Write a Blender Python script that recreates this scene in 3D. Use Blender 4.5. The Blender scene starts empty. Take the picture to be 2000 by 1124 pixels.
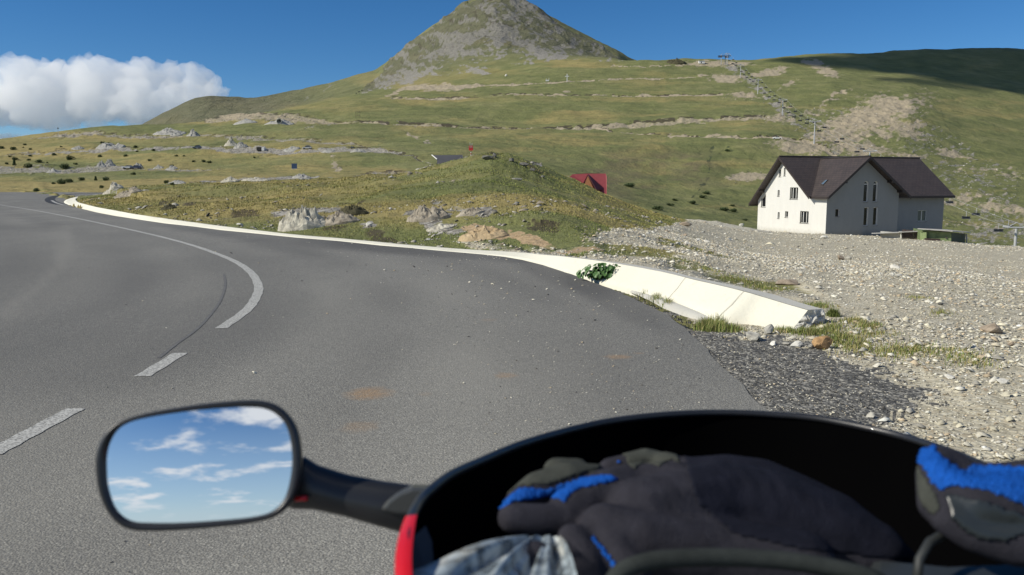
import bpy, bmesh, math, random
import numpy as np
from mathutils import Vector, Matrix
random.seed(7); rng = np.random.default_rng(7)
sc = bpy.context.scene
# ------------------------------------------------------------------ camera
EYE = 1.45; F = 1600.0; CX, CY, HOR = 1000.0, 562.0, 360.0
PITCH = math.atan((CY-HOR)/F)
cam_d = bpy.data.cameras.new("camera"); cam = bpy.data.objects.new("camera", cam_d)
sc.collection.objects.link(cam); sc.camera = cam
cam.location = (0, 0, EYE); cam.rotation_euler = (math.pi/2-PITCH, 0, 0)
cam_d.lens = 28.8; cam_d.sensor_width = 36; cam_d.clip_start = 0.05; cam_d.clip_end = 30000
cam_d.dof.use_dof = True; cam_d.dof.focus_distance = 16; cam_d.dof.aperture_fstop = 8.5
# ------------------------------------------------------------------ light
SUN_EL, SUN_AZ = math.radians(37), math.radians(-107)   # azimuth from +Y, clockwise seen from above
sdir = Vector((math.sin(SUN_AZ)*math.cos(SUN_EL), math.cos(SUN_AZ)*math.cos(SUN_EL), math.sin(SUN_EL)))
sun_d = bpy.data.lights.new("sun", 'SUN'); sun_d.energy = 4.3; sun_d.angle = math.radians(0.5); sun_d.color = (1, .94, .81)
sun = bpy.data.objects.new("sun", sun_d); sc.collection.objects.link(sun)
sun.rotation_euler = sdir.to_track_quat('Z', 'Y').to_euler()
w = bpy.data.worlds.new("World"); sc.world = w; w.use_nodes = True
wn = w.node_tree.nodes; wl = w.node_tree.links; wn.clear()
def N(nt, t, **kw):
    n = nt.nodes.new(t)
    for k, v in kw.items():
        if k.startswith('i_'): n.inputs[k[2:].replace('_', ' ')].default_value = v
        else: setattr(n, k, v)
    return n
W = w.node_tree
wout = N(W, 'ShaderNodeOutputWorld'); wbg = N(W, 'ShaderNodeBackground')
sky = N(W, 'ShaderNodeTexSky', sky_type='NISHITA', sun_disc=False, sun_elevation=SUN_EL, sun_rotation=SUN_AZ, altitude=2300, air_density=1.0, dust_density=0.0, ozone_density=6.0)
wbg.inputs['Strength'].default_value = 0.085
# far clouds of the open sky behind the rider (seen in the mirror)
tc = N(W, 'ShaderNodeTexCoord'); sep = N(W, 'ShaderNodeSeparateXYZ'); wl.new(tc.outputs['Generated'], sep.inputs[0])
def M(nt, op, a, b=None, c=None, clamp=False):
    n = nt.nodes.new('ShaderNodeMath'); n.operation = op; n.use_clamp = clamp
    for i, x in enumerate((a, b, c)):
        if x is None: continue
        if isinstance(x, (int, float)): n.inputs[i].default_value = x
        else: nt.links.new(x, n.inputs[i])
    return n.outputs[0]
zc = M(W, 'ADD', M(W, 'MAXIMUM', sep.outputs['Z'], 0.0), 0.13)
comb = N(W, 'ShaderNodeCombineXYZ')
wl.new(M(W, 'DIVIDE', sep.outputs['X'], zc), comb.inputs[0]); wl.new(M(W, 'DIVIDE', sep.outputs['Y'], zc), comb.inputs[1])
comb.inputs[2].default_value = 3.3
cn = N(W, 'ShaderNodeTexNoise', i_Scale=1.6, i_Detail=10.0, i_Roughness=0.55, i_Distortion=0.1); wl.new(comb.outputs[0], cn.inputs['Vector'])
cm = N(W, 'ShaderNodeMapRange', i_From_Min=0.50, i_From_Max=0.65); cm.interpolation_type = 'SMOOTHSTEP'; wl.new(cn.outputs['Fac'], cm.inputs['Value'])
back = N(W, 'ShaderNodeMapRange', i_From_Min=0.1, i_From_Max=-0.25); wl.new(sep.outputs['Y'], back.inputs['Value'])
low = N(W, 'ShaderNodeMapRange', i_From_Min=0.0, i_From_Max=0.05); wl.new(sep.outputs['Z'], low.inputs['Value'])
cf = M(W, 'MULTIPLY', M(W, 'MULTIPLY', cm.outputs[0], back.outputs[0]), M(W, 'MULTIPLY', low.outputs[0], .93))
cmx = N(W, 'ShaderNodeMix', data_type='RGBA'); wl.new(cf, cmx.inputs['Factor']); hs = N(W, 'ShaderNodeHueSaturation', i_Saturation=1.2, i_Value=.97); wl.new(sky.outputs[0], hs.inputs['Color']); hz_ = N(W, 'ShaderNodeMix', data_type='RGBA'); wl.new(hs.outputs[0], hz_.inputs['A']); hz_.inputs['B'].default_value = (5.2, 6.6, 7.6, 1); lo2 = N(W, 'ShaderNodeMapRange', i_From_Min=.30, i_From_Max=0.0, i_To_Max=.75); wl.new(sep.outputs['Z'], lo2.inputs['Value']); wl.new(M(W, 'MULTIPLY', lo2.outputs[0], back.outputs[0]), hz_.inputs['Factor']); wl.new(hz_.outputs['Result'], cmx.inputs['A'])
cmx.inputs['B'].default_value = (8.5, 8.7, 9.0, 1)
wl.new(cmx.outputs['Result'], wbg.inputs['Color']); wl.new(wbg.outputs[0], wout.inputs[0])
vs = sc.view_settings; vs.view_transform = 'Standard'; vs.look = 'None'; vs.exposure = 0.14; vs.gamma = 1; vs.use_curve_mapping = False
cy = sc.cycles; cy.use_denoising = True; cy.max_bounces = 10; cy.diffuse_bounces = 3; cy.glossy_bounces = 3; cy.transmission_bounces = 4
cy.volume_bounces = 10; cy.transparent_max_bounces = 8; cy.sample_clamp_indirect = 5

# ------------------------------------------------------------------ survey helpers: pixel of the 2000 px photo -> place in the world
FW = Vector((0, math.cos(PITCH), -math.sin(PITCH))); UP = Vector((0, math.sin(PITCH), math.cos(PITCH))); EY = Vector((0, 0, EYE))
def ray(px, py): return FW + Vector(((px-CX)/F, 0, 0)) - UP*((py-CY)/F)
def P(px, py, Y): d = ray(px, py); return EY + d*(Y/d.y)
def G(px, py, z=0.0): d = ray(px, py); return EY + d*((z-EYE)/d.z)
def pix(X, Y, Z):
    c, s = math.cos(PITCH), math.sin(PITCH); z = Z-EYE; d = Y*c - z*s; u = Y*s + z*c
    return CX + F*X/d, CY - F*u/d
def on_plane(px, py, p0, n):
    d = ray(px, py); return EY + d*((p0-EY).dot(n)/d.dot(n))
# ------------------------------------------------------------------ mesh helpers
def link(o, parent=None):
    sc.collection.objects.link(o)
    if parent is not None: o.parent = parent
    return o
def tag(o, label=None, cat=None, group=None, kind=None):
    if label: o['label'] = label
    if cat: o['category'] = cat
    if group: o['group'] = group
    if kind: o['kind'] = kind
    return o
def empty(name, loc, label=None, cat=None, group=None, rz=0):
    o = bpy.data.objects.new(name, None); o.empty_display_size = .2; o.location = loc; o.rotation_euler = (0, 0, rz)
    return tag(link(o), label, cat, group)
def mesh(name, verts, faces, mat=None, parent=None, smooth=False):
    me = bpy.data.meshes.new(name); me.from_pydata([tuple(v) for v in verts], [], faces); me.validate(); me.update()
    if mat: me.materials.append(mat)
    if smooth: me.shade_smooth()
    return link(bpy.data.objects.new(name, me), parent)
def npmesh(name, V, Fc, mat=None, parent=None, smooth=False):
    """V (n,3) array, Fc (m,k) array"""
    me = bpy.data.meshes.new(name); m, k = Fc.shape
    me.vertices.add(len(V)); me.vertices.foreach_set('co', V.astype(np.float32).ravel())
    me.loops.add(m*k); me.loops.foreach_set('vertex_index', Fc.astype(np.int32).ravel())
    me.polygons.add(m); me.polygons.foreach_set('loop_start', np.arange(0, m*k, k, dtype=np.int32))
    me.update(calc_edges=True)
    if smooth: me.shade_smooth()
    if mat: me.materials.append(mat)
    return link(bpy.data.objects.new(name, me), parent)
def colattr(me, name, arr):
    a = me.attributes.new(name, 'FLOAT_COLOR', 'POINT'); a.data.foreach_set('color', arr.astype(np.float32).ravel())
class MB:
    def __init__(s): s.v = []; s.f = []
    def add(s, v, f):
        b = len(s.v); s.v += [Vector(x) for x in v]; s.f += [tuple(i+b for i in q) for q in f]; return s
    def box(s, c, d, M3=None):
        c = Vector(c); q = []
        for x in (-.5, .5):
            for y in (-.5, .5):
                for z in (-.5, .5):
                    p = Vector((x*d[0], y*d[1], z*d[2])); q.append(c + (M3 @ p if M3 else p))
        return s.add(q, [(0,1,3,2), (4,6,7,5), (0,4,5,1), (2,3,7,6), (0,2,6,4), (1,5,7,3)])
    def tube(s, pts, rad, n=8, cap=True, flat=1.0):
        pts = [Vector(p) for p in pts]; rad = rad if isinstance(rad, (list, tuple)) else [rad]*len(pts); rings = []
        for i, p in enumerate(pts):
            t = (pts[min(i+1, len(pts)-1)] - pts[max(i-1, 0)]).normalized()
            a = t.cross(Vector((0, 0, 1)));  a = a.normalized() if a.length > 1e-3 else Vector((1, 0, 0)); b = a.cross(t)
            rings.append([p + (a*math.cos(2*math.pi*k/n)*flat + b*math.sin(2*math.pi*k/n))*rad[i] for k in range(n)])
        v = [q for r in rings for q in r]; f = []
        for i in range(len(rings)-1):
            for k in range(n): f.append((i*n+k, i*n+(k+1) % n, (i+1)*n+(k+1) % n, (i+1)*n+k))
        if cap: f += [tuple(range(n))[::-1], tuple((len(rings)-1)*n+k for k in range(n))]
        return s.add(v, f)
    def prism(s, poly, off):
        """poly: list of points, off: extrusion vector"""
        n = len(poly); off = Vector(off); v = [Vector(p) for p in poly] + [Vector(p)+off for p in poly]
        return s.add(v, [tuple(range(n))[::-1], tuple(range(n, 2*n))] + [(i, (i+1) % n, n+(i+1) % n, n+i) for i in range(n)])
    def build(s, name, mat, parent=None, smooth=False, bevel=0):
        o = mesh(name, s.v, s.f, mat, parent, smooth)
        bm = bmesh.new(); bm.from_mesh(o.data); bmesh.ops.recalc_face_normals(bm, faces=bm.faces); bm.to_mesh(o.data); bm.free()
        if bevel:
            m = o.modifiers.new('b', 'BEVEL'); m.width = bevel; m.segments = 2; m.limit_method = 'ANGLE'
        return o
# ------------------------------------------------------------------ noise (numpy)
def _h(ix, iy, seed):
    h = (ix.astype(np.int64)*374761393 + iy.astype(np.int64)*668265263 + seed*1274126177) & 0xffffffff
    h = ((h ^ (h >> 13))*1274126177) & 0xffffffff
    return ((h ^ (h >> 16)) & 0xffff)/65535.0
def vnoise(x, y, seed=0):
    ix = np.floor(x); iy = np.floor(y); fx = x-ix; fy = y-iy; fx = fx*fx*fx*(fx*(fx*6-15)+10); fy = fy*fy*fy*(fy*(fy*6-15)+10)
    a = _h(ix, iy, seed); b = _h(ix+1, iy, seed); c = _h(ix, iy+1, seed); d = _h(ix+1, iy+1, seed)
    return (a+(b-a)*fx)*(1-fy) + (c+(d-c)*fx)*fy - .5
def fbm(x, y, oct=4, seed=0, gain=.5):
    s = 0; a = 1
    for o in range(oct): s = s + a*vnoise(x, y, seed+o*17); a *= gain; x = x*2.03+11.7; y = y*2.03-5.1
    return s
def ridged(x, y, oct=4, seed=0):
    s = 0; a = 1
    for o in range(oct): s = s + a*(.5-np.abs(vnoise(x, y, seed+o*13))*2); a *= .5; x = x*2.1+3; y = y*2.1+9
    return s
# ------------------------------------------------------------------ material helpers
def newmat(name):
    m = bpy.data.materials.new(name); m.use_nodes = True; nt = m.node_tree
    return m, nt, nt.nodes['Principled BSDF']
def simple(name, col, rough=.6, metal=0, var=.12, scale=8, bump=0, bscale=60, coat=0, spec=None):
    m, nt, b = newmat(name)
    tc = N(nt, 'ShaderNodeTexCoord'); n = N(nt, 'ShaderNodeTexNoise', i_Scale=scale, i_Detail=5.0); nt.links.new(tc.outputs['Object'], n.inputs['Vector'])
    r = N(nt, 'ShaderNodeMapRange', i_To_Min=1-var*1.6, i_To_Max=1+var*1.6); nt.links.new(n.outputs['Fac'], r.inputs['Value'])
    mx = N(nt, 'ShaderNodeVectorMath', operation='SCALE'); mx.inputs[0].default_value = col[:3]; nt.links.new(r.outputs[0], mx.inputs['Scale'])
    nt.links.new(mx.outputs[0], b.inputs['Base Color']); b.inputs['Roughness'].default_value = rough; b.inputs['Metallic'].default_value = metal
    b.inputs['Coat Weight'].default_value = coat
    if spec is not None: b.inputs['Specular IOR Level'].default_value = spec
    if bump:
        n2 = N(nt, 'ShaderNodeTexNoise', i_Scale=bscale, i_Detail=4.0); nt.links.new(tc.outputs['Object'], n2.inputs['Vector'])
        bp = N(nt, 'ShaderNodeBump', i_Strength=bump, i_Distance=.01); nt.links.new(n2.outputs['Fac'], bp.inputs['Height']); nt.links.new(bp.outputs[0], b.inputs['Normal'])
    return m
def ramp(nt, fac, stops):
    r = N(nt, 'ShaderNodeValToRGB'); e = r.color_ramp.elements
    while len(e) < len(stops): e.new(.5)
    for q, (p, c) in zip(e, stops): q.position = p; q.color = (*c, 1)
    nt.links.new(fac, r.inputs[0]); return r.outputs[0]
def mixc(nt, f, a, b, mode='MIX'):
    m = N(nt, 'ShaderNodeMix', data_type='RGBA', blend_type=mode)
    for k, x in (('Factor', f), ('A', a), ('B', b)):
        if isinstance(x, (int, float)): m.inputs[k].default_value = x
        elif isinstance(x, tuple): m.inputs[k].default_value = (*x[:3], 1)
        else: nt.links.new(x, m.inputs[k])
    return m.outputs['Result']
def noise(nt, vec, scale, detail=4.0, rough=.55, dist=0.0):
    n = N(nt, 'ShaderNodeTexNoise', i_Scale=float(scale), i_Detail=float(detail), i_Roughness=rough, i_Distortion=dist); nt.links.new(vec, n.inputs['Vector']); return n.outputs['Fac']
def mrange(nt, v, a, b, c=0.0, d=1.0, smooth=False):
    n = N(nt, 'ShaderNodeMapRange', i_From_Min=a, i_From_Max=b, i_To_Min=c, i_To_Max=d)
    if smooth: n.interpolation_type = 'SMOOTHSTEP'
    nt.links.new(v, n.inputs['Value']); return n.outputs[0]
def geo_pos(nt): return N(nt, 'ShaderNodeNewGeometry').outputs['Position']
def voro(nt, vec, scale, out='Color', rnd=1.0):
    n = N(nt, 'ShaderNodeTexVoronoi', i_Scale=float(scale), i_Randomness=rnd); nt.links.new(vec, n.inputs['Vector']); return n.outputs[out]
def vscale(nt, vec, s):
    n = N(nt, 'ShaderNodeVectorMath', operation='MULTIPLY'); n.inputs[1].default_value = s; nt.links.new(vec, n.inputs[0]); return n.outputs[0]

# ------------------------------------------------------------------ terrain: layers of (px, Y, py) surveyed along the photo's azimuths
KB = [(100,60,None),(128,0,399),(150,0,405),(170,0,410),(224,0,420),(320,0,435),(433,0,449),(560,0,461.5),(744,0,478),(893,0,492),(992,0,500.5),(1041,0,510),(1090,0,525),(1137,0,540)]
def Lz(rows):   # rows (px, Y, z)
    return [(p, Y, z) for p, Y, z in rows]
def Lp(rows):   # rows (px, Y, py)
    return [(p, Y, P(p, py, Y).z) for p, Y, py in rows]
kerbY = [(-3000,150),(60,150),(112,110),(125,62),(150,51),(170,46.4),(224,38.7),(320,31),(433,26),(560,22.9),(744,19.7),(893,17.6),(992,16.5),(1041,15.5),(1090,14.1),(1160,12.6),(1250,11.2),(1350,9.8),(1450,8.9),(1560,8.3),(1640,7.6),(1760,6.4),(1900,5),(2100,4.0),(3600,3.0)]
LAY = [
 Lz([(-3000,.3,-.06),(5000,.3,-.06)]),
 Lz([(p, Y, (-.10 if 1240 < p < 1600 else -.04) if p > 1100 else -.06) for p, Y in kerbY]),
 Lz([(p, Y+o, z) for (p, Y), o, z in zip(kerbY, [.5,.5,5,5.5,4.2,3.6,2.6,2,1.5,1.1,.9,.75,.7,.7,.6,.55,.55,.55,.55,.5,.5,.5,.5,.5,.5], [0,0,-.12,-.12,-.06,-.02,.03,.05,.04,.03,.02,.02,.04,.08,.13,.15,.16,.10,-.09,-.09,-.05,-.03,-.03,-.03,-.03])]),
 # brow of the near hillock / far edge of the gravel lot
 Lp([(-1500,166,372),(0,164,373),(90,164,373),(140,90,382),(200,76,374),(300,70,364),(400,70,358),(500,68,354),(600,66,351),(700,64,346),(780,62,338),(850,61,324),(920,60,313),(960,60,307),(1000,60,314),(1060,62,334),(1120,66,358),(1180,70,383),(1240,76,405),(1300,82,423),(1380,92,438),(1440,98,448),(1500,100,453),(1620,100,459),(1700,100,462),(1800,98,468),(1900,90,478),(2000,86,485),(2600,80,500),(3600,80,500)]),
 Lz([(-1500,175,1),(90,175,.8),(140,110,-.6),(300,88,-.4),(700,80,.5),(960,78,2.0),(1100,82,-.4),(1240,100,-4),(1440,130,-9),(1700,150,-14),(2000,120,-14),(3600,120,-14)]),
 Lp([(-1500,240,350),(0,230,352),(200,220,352),(400,200,350),(600,200,346),(700,190,345),(850,200,338),(960,200,380),(1100,210,400),(1250,210,425),(1400,215,446),(1600,230,475),(1800,230,500),(2000,230,505),(3600,230,505)]),
 Lp([(-1500,320,337),(0,310,338),(200,300,337),(400,290,333),(600,280,330),(760,270,330),(850,280,320),(1000,290,345),(1150,290,372),(1300,290,405),(1450,290,425),(1600,300,430),(1750,300,440),(1850,300,452),(2000,290,470),(3600,290,480)]),
 Lp([(-1500,390,322),(0,390,323),(200,385,325),(400,370,317),(600,350,310),(760,350,302),(900,360,300),(1000,370,308),(1150,370,330),(1300,370,352),(1450,370,360),(1600,370,365),(1750,370,375),(1850,370,392),(2000,370,410),(3600,370,420)]),
 Lp([(-1500,470,300),(0,470,297),(200,455,290),(400,440,287),(600,400,286),(760,420,283),(900,440,272),(1000,460,268),(1150,470,272),(1300,470,278),(1450,470,272),(1600,480,285),(1750,480,300),(1850,490,320),(2000,500,335),(3600,500,340)]),
 Lp([(-1500,560,287),(0,560,282),(200,560,268),(400,550,262),(600,520,258),(760,540,250),(900,570,246),(1000,580,246),(1150,580,244),(1300,590,236),(1450,600,228),(1600,620,230),(1750,640,215),(1850,640,250),(2000,680,270),(3600,680,270)]),
 Lp([(-1500,650,282),(0,650,278),(100,660,263),(200,680,252),(300,690,248),(400,690,240),(500,690,228),(600,690,222),(700,690,212),(760,710,208),(900,720,200),(1100,740,190),(1300,760,185),(1450,780,180),(1600,800,165),(1750,820,172),(1850,820,195),(2000,860,210),(3600,860,210)]),
 Lz([(-1500,800,20),(100,800,32),(200,830,38)]) + Lp([(300,850,256),(400,850,245),(500,850,228),(600,850,212),(700,850,196),(760,870,190),(900,900,172),(1100,900,155),(1300,930,150),(1450,950,146),(1600,980,140),(1750,1000,140),(1850,1000,150),(2000,1020,160),(3600,1020,160)]),
 Lz([(-1500,1000,0),(200,1000,20)]) + Lp([(300,1000,275),(400,1050,258),(500,1080,232),(600,1100,209),(700,1100,188),(760,1100,176),(850,1100,160),(950,1100,142),(1050,1080,128),(1150,1080,119),(1250,1100,119),(1330,1120,120),(1450,1130,120),(1520,1140,114),(1600,1150,108.5),(1700,1160,104),(1800,1170,99),(1890,1180,96.5),(1950,1180,98),(2000,1180,102),(2300,1180,125),(3600,1180,200)]),
 Lz([(-1500,1400,-20),(200,1400,0),(300,1400,60)]) + Lp([(400,1450,250),(500,1480,222),(600,1480,201),(680,1450,182),(740,1400,170),(800,1380,140),(860,1380,108),(920,1380,82),(975,1380,70),(1040,1380,78),(1100,1380,95),(1150,1380,108),(1200,1380,118)]) + Lz([(1250,1400,150),(1300,1500,120),(1600,1500,150),(2000,1500,150),(3600,1500,100)]),
 Lz([(-1500,1900,-60),(200,1900,0)]) + Lp([(290,1900,256),(300,1900,246),(350,1900,220),(400,1900,196),(430,1900,190),(450,1900,193),(500,1900,197),(600,1880,180),(700,1850,154),(745,1800,142),(760,1750,130),(800,1720,96),(850,1700,57),(900,1700,23),(935,1700,5),(965,1700,-3),(1000,1700,1),(1040,1700,19),(1100,1700,53),(1150,1700,81),(1200,1700,107),(1228,1700,119),(1260,1700,135),(1310,1700,160)]) + Lz([(1400,1900,60),(3600,1900,0)]),
 Lz([(-1500,2700,-120),(400,2700,-20),(960,2600,120),(1400,2700,-70),(3600,2700,-120)]),
 Lz([(-1500,3200,-170),(3600,3200,-170)]),
]
_pm = np.array([-3000,60,112,128,150,200,300,400,500,600,700,800,880,960,1040,1120,1200,1300,1400,1500,1600,1700,1800,1900,2000,2100,3600.])
def _li(L, p): return np.interp(p, [q[0] for q in L], [q[1] for q in L]), np.interp(p, [q[0] for q in L], [q[2] for q in L])
(_ya, _za), (_yb, _zb) = _li(LAY[2], _pm), _li(LAY[3], _pm)
_low = np.interp(_pm, [1100, 1300, 1500, 3600], [0, .15, .7, .7])
LAY.insert(3, [(p, .42*yb+.58*ya, .42*zb_+.58*za-lo-(.25 if 100 < p < 155 else 0)) for p, ya, za, yb, zb_, lo in zip(_pm, _ya, _za, _yb, _zb, _low)])
def interp_layers(px):
    R = []; Z = []
    for L in LAY:
        p = np.array([l[0] for l in L]); Y = np.array([l[1] for l in L]); z = np.array([l[2] for l in L])
        R.append(np.interp(px, p, Y)); Z.append(np.interp(px, p, z))
    return np.array(R), np.array(Z)
def sst(a, b, x): t = np.clip((x-a)/(b-a), 0, 1); return t*t*(3-2*t)
def pchip(x, y, xi):
    h = np.diff(x); d = np.diff(y)/h; m = np.zeros_like(y)
    w1 = 2*h[1:]+h[:-1]; w2 = h[1:]+2*h[:-1]; ok = d[:-1]*d[1:] > 0
    with np.errstate(all='ignore'): mm = (w1+w2)/(w1/d[:-1]+w2/d[1:])
    m[1:-1] = np.where(ok, mm, 0); m[0] = d[0]; m[-1] = d[-1]
    k = np.clip(np.searchsorted(x, xi)-1, 0, len(h)-1); t = (xi-x[k])/h[k]; t = np.clip(t, 0, 1)
    return y[k]*(1+2*t)*(1-t)**2 + h[k]*m[k]*t*(1-t)**2 + y[k+1]*t*t*(3-2*t) + h[k]*m[k+1]*t*t*(t-1)
# columns: dense inside the view, coarse round the rest of the circle
A_IN = math.atan(.80); n_in = 1230
th = np.concatenate([np.linspace(-math.pi, -A_IN, 90)[:-1], np.arctan(np.linspace(-.80, .80, n_in)), np.linspace(A_IN, math.pi, 90)[1:]])
def geo(a, b, n): return np.exp(np.linspace(math.log(a), math.log(b), n))
rr = np.concatenate([geo(.3, 6, 50)[:-1], geo(6, 130, 330)[:-1], geo(130, 1150, 430)[:-1], geo(1150, 2150, 90)[:-1], geo(2150, 3050, 10)])
thc = np.clip(th, -A_IN, A_IN); pxc = CX + F*np.tan(thc)/math.cos(PITCH)*1.0
LR, LZv = interp_layers(CX+F*np.tan(thc)*.985)
RR = LR/np.cos(thc)[None, :]
ZZ = np.zeros((len(rr), len(th)))
for j in range(len(th)): ZZ[:, j] = pchip(RR[:, j], LZv[:, j], rr)
side = np.clip((np.abs(th)-math.radians(50))/math.radians(40), 0, 1)
ZZ = ZZ*(1-side)[None, :] + (-.08-np.clip(rr-30, 0, 400)*.02)[:, None]*side[None, :]
# soften the kinks of the survey lines along azimuth
k = np.exp(-np.linspace(-2, 2, 13)**2); k /= k.sum()
far = np.clip((rr-60)/60, 0, 1)[:, None]
Zs = np.apply_along_axis(lambda v: np.convolve(np.pad(v, 6, mode='edge'), k, mode='valid'), 1, ZZ)
ZZ = ZZ*(1-far)+Zs*far
k2 = np.exp(-np.linspace(-2, 2, 111)**2); k2 /= k2.sum(); Zs2 = np.apply_along_axis(lambda v: np.convolve(np.pad(v, 55, mode='edge'), k2, mode='valid'), 1, ZZ)
_pc = CX+F*np.tan(thc)*.985; _kk = np.interp(_pc, [q[0] for q in kerbY], [q[1] for q in kerbY]); w2 = sst(1300, 1450, _pc)[None, :]*sst(.6, 3.5, rr[:, None]-_kk[None, :])*np.clip((95-rr)/30, 0, 1)[:, None]
ZZ = ZZ*(1-w2)+Zs2*w2
TX = rr[:, None]*np.sin(th)[None, :]; TY = rr[:, None]*np.cos(th)[None, :]
RA = np.broadcast_to(rr[:, None], TX.shape)
front = (np.abs(th) < math.radians(60))[None, :] & (RA > 1)
PXv, PYv = pix(TX, np.where(TY > .2, TY, .2), ZZ)
PXv = np.where(front, PXv, -9999.)
# ragged edges: jitter the looked-up place
JX = PXv + fbm(TX/RA.clip(8)*140, TY*40/RA.clip(8)+np.log(RA)*60, 4, 3)*7
jam = np.clip(260/RA, .35, 3)
LRg = np.log(RA)
JY = PYv + fbm(TX/RA.clip(8)*90, LRg*70, 4, 5)*np.where(RA > 150, 4.0, 6.0)
def inpoly(x, y, poly):
    ins = np.zeros(x.shape, bool); n = len(poly)
    for i in range(n):
        x1, y1 = poly[i]; x2, y2 = poly[(i+1) % n]
        if y1 == y2: continue
        c = ((y1 > y) != (y2 > y)) & (x < (x2-x1)*(y-y1)/(y2-y1)+x1); ins ^= c
    return ins
def ell(x, y, cx, cy, rx, ry, rot=0):
    c, s = math.cos(math.radians(rot)), math.sin(math.radians(rot)); dx = x-cx; dy = y-cy
    d = np.hypot((dx*c+dy*s)/rx, (-dx*s+dy*c)/ry); return sst(1.35, .75, d)
def elg(x, y, cx, cy, rx, ry, rot=0):
    c, s = math.cos(math.radians(rot)), math.sin(math.radians(rot)); dx = x-cx; dy = y-cy
    d = np.hypot((dx*c+dy*s)/rx, (-dx*s+dy*c)/ry); return sst(1.7, .1, d)
def along(x, y, pts, hw, soft=.6):
    """mask of a mostly horizontal survey line; hw a number or one per point"""
    p = np.array([q[0] for q in pts], float); q = np.array([q[1] for q in pts], float)
    hw = np.interp(x, p, hw) if not np.isscalar(hw) else hw
    ly = np.interp(x, p, q); m = sst(1+soft, 1-soft, np.abs(y-ly)/hw)
    return m*((x > p[0]) & (x < p[-1])), y-ly
DIRT = np.zeros(TX.shape); SCREE = np.zeros(TX.shape); DARK = np.zeros(TX.shape); DRY = np.zeros(TX.shape)
LOT = np.zeros(TX.shape); TAR = np.zeros(TX.shape); ORG = np.zeros(TX.shape); HEA = np.zeros(TX.shape)
hill = (RA > 180)
TRACKS = [  # points, half width, dirt/scree share, width of the painted bank shade
 ([(742,191),(770,182),(792,173),(840,170),(910,166),(966,166),(1036,162),(1109,160),(1176,156),(1260,153.5),(1347,151),(1400,150)],[1.5,2,3.5,5.5,2.5,1.6,1.5,1.3,1.2,1.1,1.1,1.5],1,0),
 ([(766,193),(840,192.5),(900,190),(994,186),(1040,186),(1160,186),(1213,187.5),(1267,188),(1347,187.5),(1414,186)],[2.5,2.6,1,1.2,1.8,1.2,1.6,2.2,1.4,1.6],.9,1.0),
 ([(400,238),(455,233),(500,231),(560,233),(620,235),(650,238),(713,238),(754,243),(820,246),(900,249),(999,250.5),(1133,249.5),(1187,248),(1267,242),(1374,236),(1467,232),(1500,230)],[3,6,7,8,7,5,4,2.5,1.6,1.3,1.3,1.6,3.0,3.6,3.2,3,4],.6,1.7),
 ([(1160,248),(1213,256.5),(1267,264),(1307,268),(1427,271),(1500,270.5),(1523,271),(1582,283),(1614,297),(1632,308)],[1.2,1.2,1.4,2.2,2.2,1.6,3,3.5,4,4],1,.9),
 ([(60,270),(89,266),(129,265),(166,262),(227,262),(240,265),(293,265),(331,265),(369,265),(406,267),(467,271),(497,271),(576,273.5),(640,279),(680,282.5),(717,287)],[.8,3,3,3,3.5,3.2,4,4.5,3,2.2,2.4,3.5,3.5,3,2,.8],.4,1.3),
 ([(-40,306),(0,304),(68,298),(136,295.5),(181,292),(219,288.5),(240,291),(316,291),(376,291),(437,291.5),(497,293),(520,292),(584,293),(648,295.5),(712,297),(767,301),(800,305),(842,320)],[2,2,2,3,3,3.4,2.6,2.6,3,5,5.5,5,4,5.5,6,3,1,1],.25,1.2),
 ([(-60,333),(0,333),(60,330),(136,333),(212,329),(257,330),(285,330),(346,332),(432,330.5)],[7,7,8,6,4,3,2.6,2.6,1],.35,1.0),
 ([(372,358),(437,354),(497,351.5),(540,349),(584,346.5),(650,349),(700,350)],[.7,3,4,3,3.5,1,.6],.15,.6),
 ([(677,349),(712,342),(740,338),(815,333),(845,322)],[2,3.5,4.5,3,1],.45,1.0),
 ([(595,256),(620,250),(648,244)],[1.2,1.4,1.2],.4,.5),
 ([(1190,128),(1260,130),(1330,128),(1365,126)],[.6,.9,.9,.7],1,0),
]
TRACKS = [(a, [q*.85 for q in b] if isinstance(b, list) else b, c, d) for a, b, c, d in TRACKS]
cutdz = np.zeros(TX.shape); TRK = np.zeros(TX.shape); DSH = np.ones(TX.shape)
for pts, hw, dshare, cut in TRACKS:
    m, dy = along(JX, JY, pts, hw); m = m*hill
    DIRT = np.maximum(DIRT, m*dshare*.9); SCREE = np.maximum(SCREE, m*(1-dshare*.8)*.9); DSH = np.where(m > TRK, dshare, DSH); TRK = np.maximum(TRK, m)
    m0, dy0 = along(PXv, PYv, pts, hw); cutdz += m0*hill*(-.0011*RA)*(cut > 0)
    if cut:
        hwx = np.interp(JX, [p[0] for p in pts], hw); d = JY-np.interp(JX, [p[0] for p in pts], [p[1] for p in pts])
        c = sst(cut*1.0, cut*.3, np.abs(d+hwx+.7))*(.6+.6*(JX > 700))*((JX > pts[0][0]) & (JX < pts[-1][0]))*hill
        DARK = np.maximum(DARK, c*sst(-.34, -.05, fbm(JX/22, JY/30, 3, 9)))  # shade of the cut bank, painted as a dark line above the track
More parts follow.
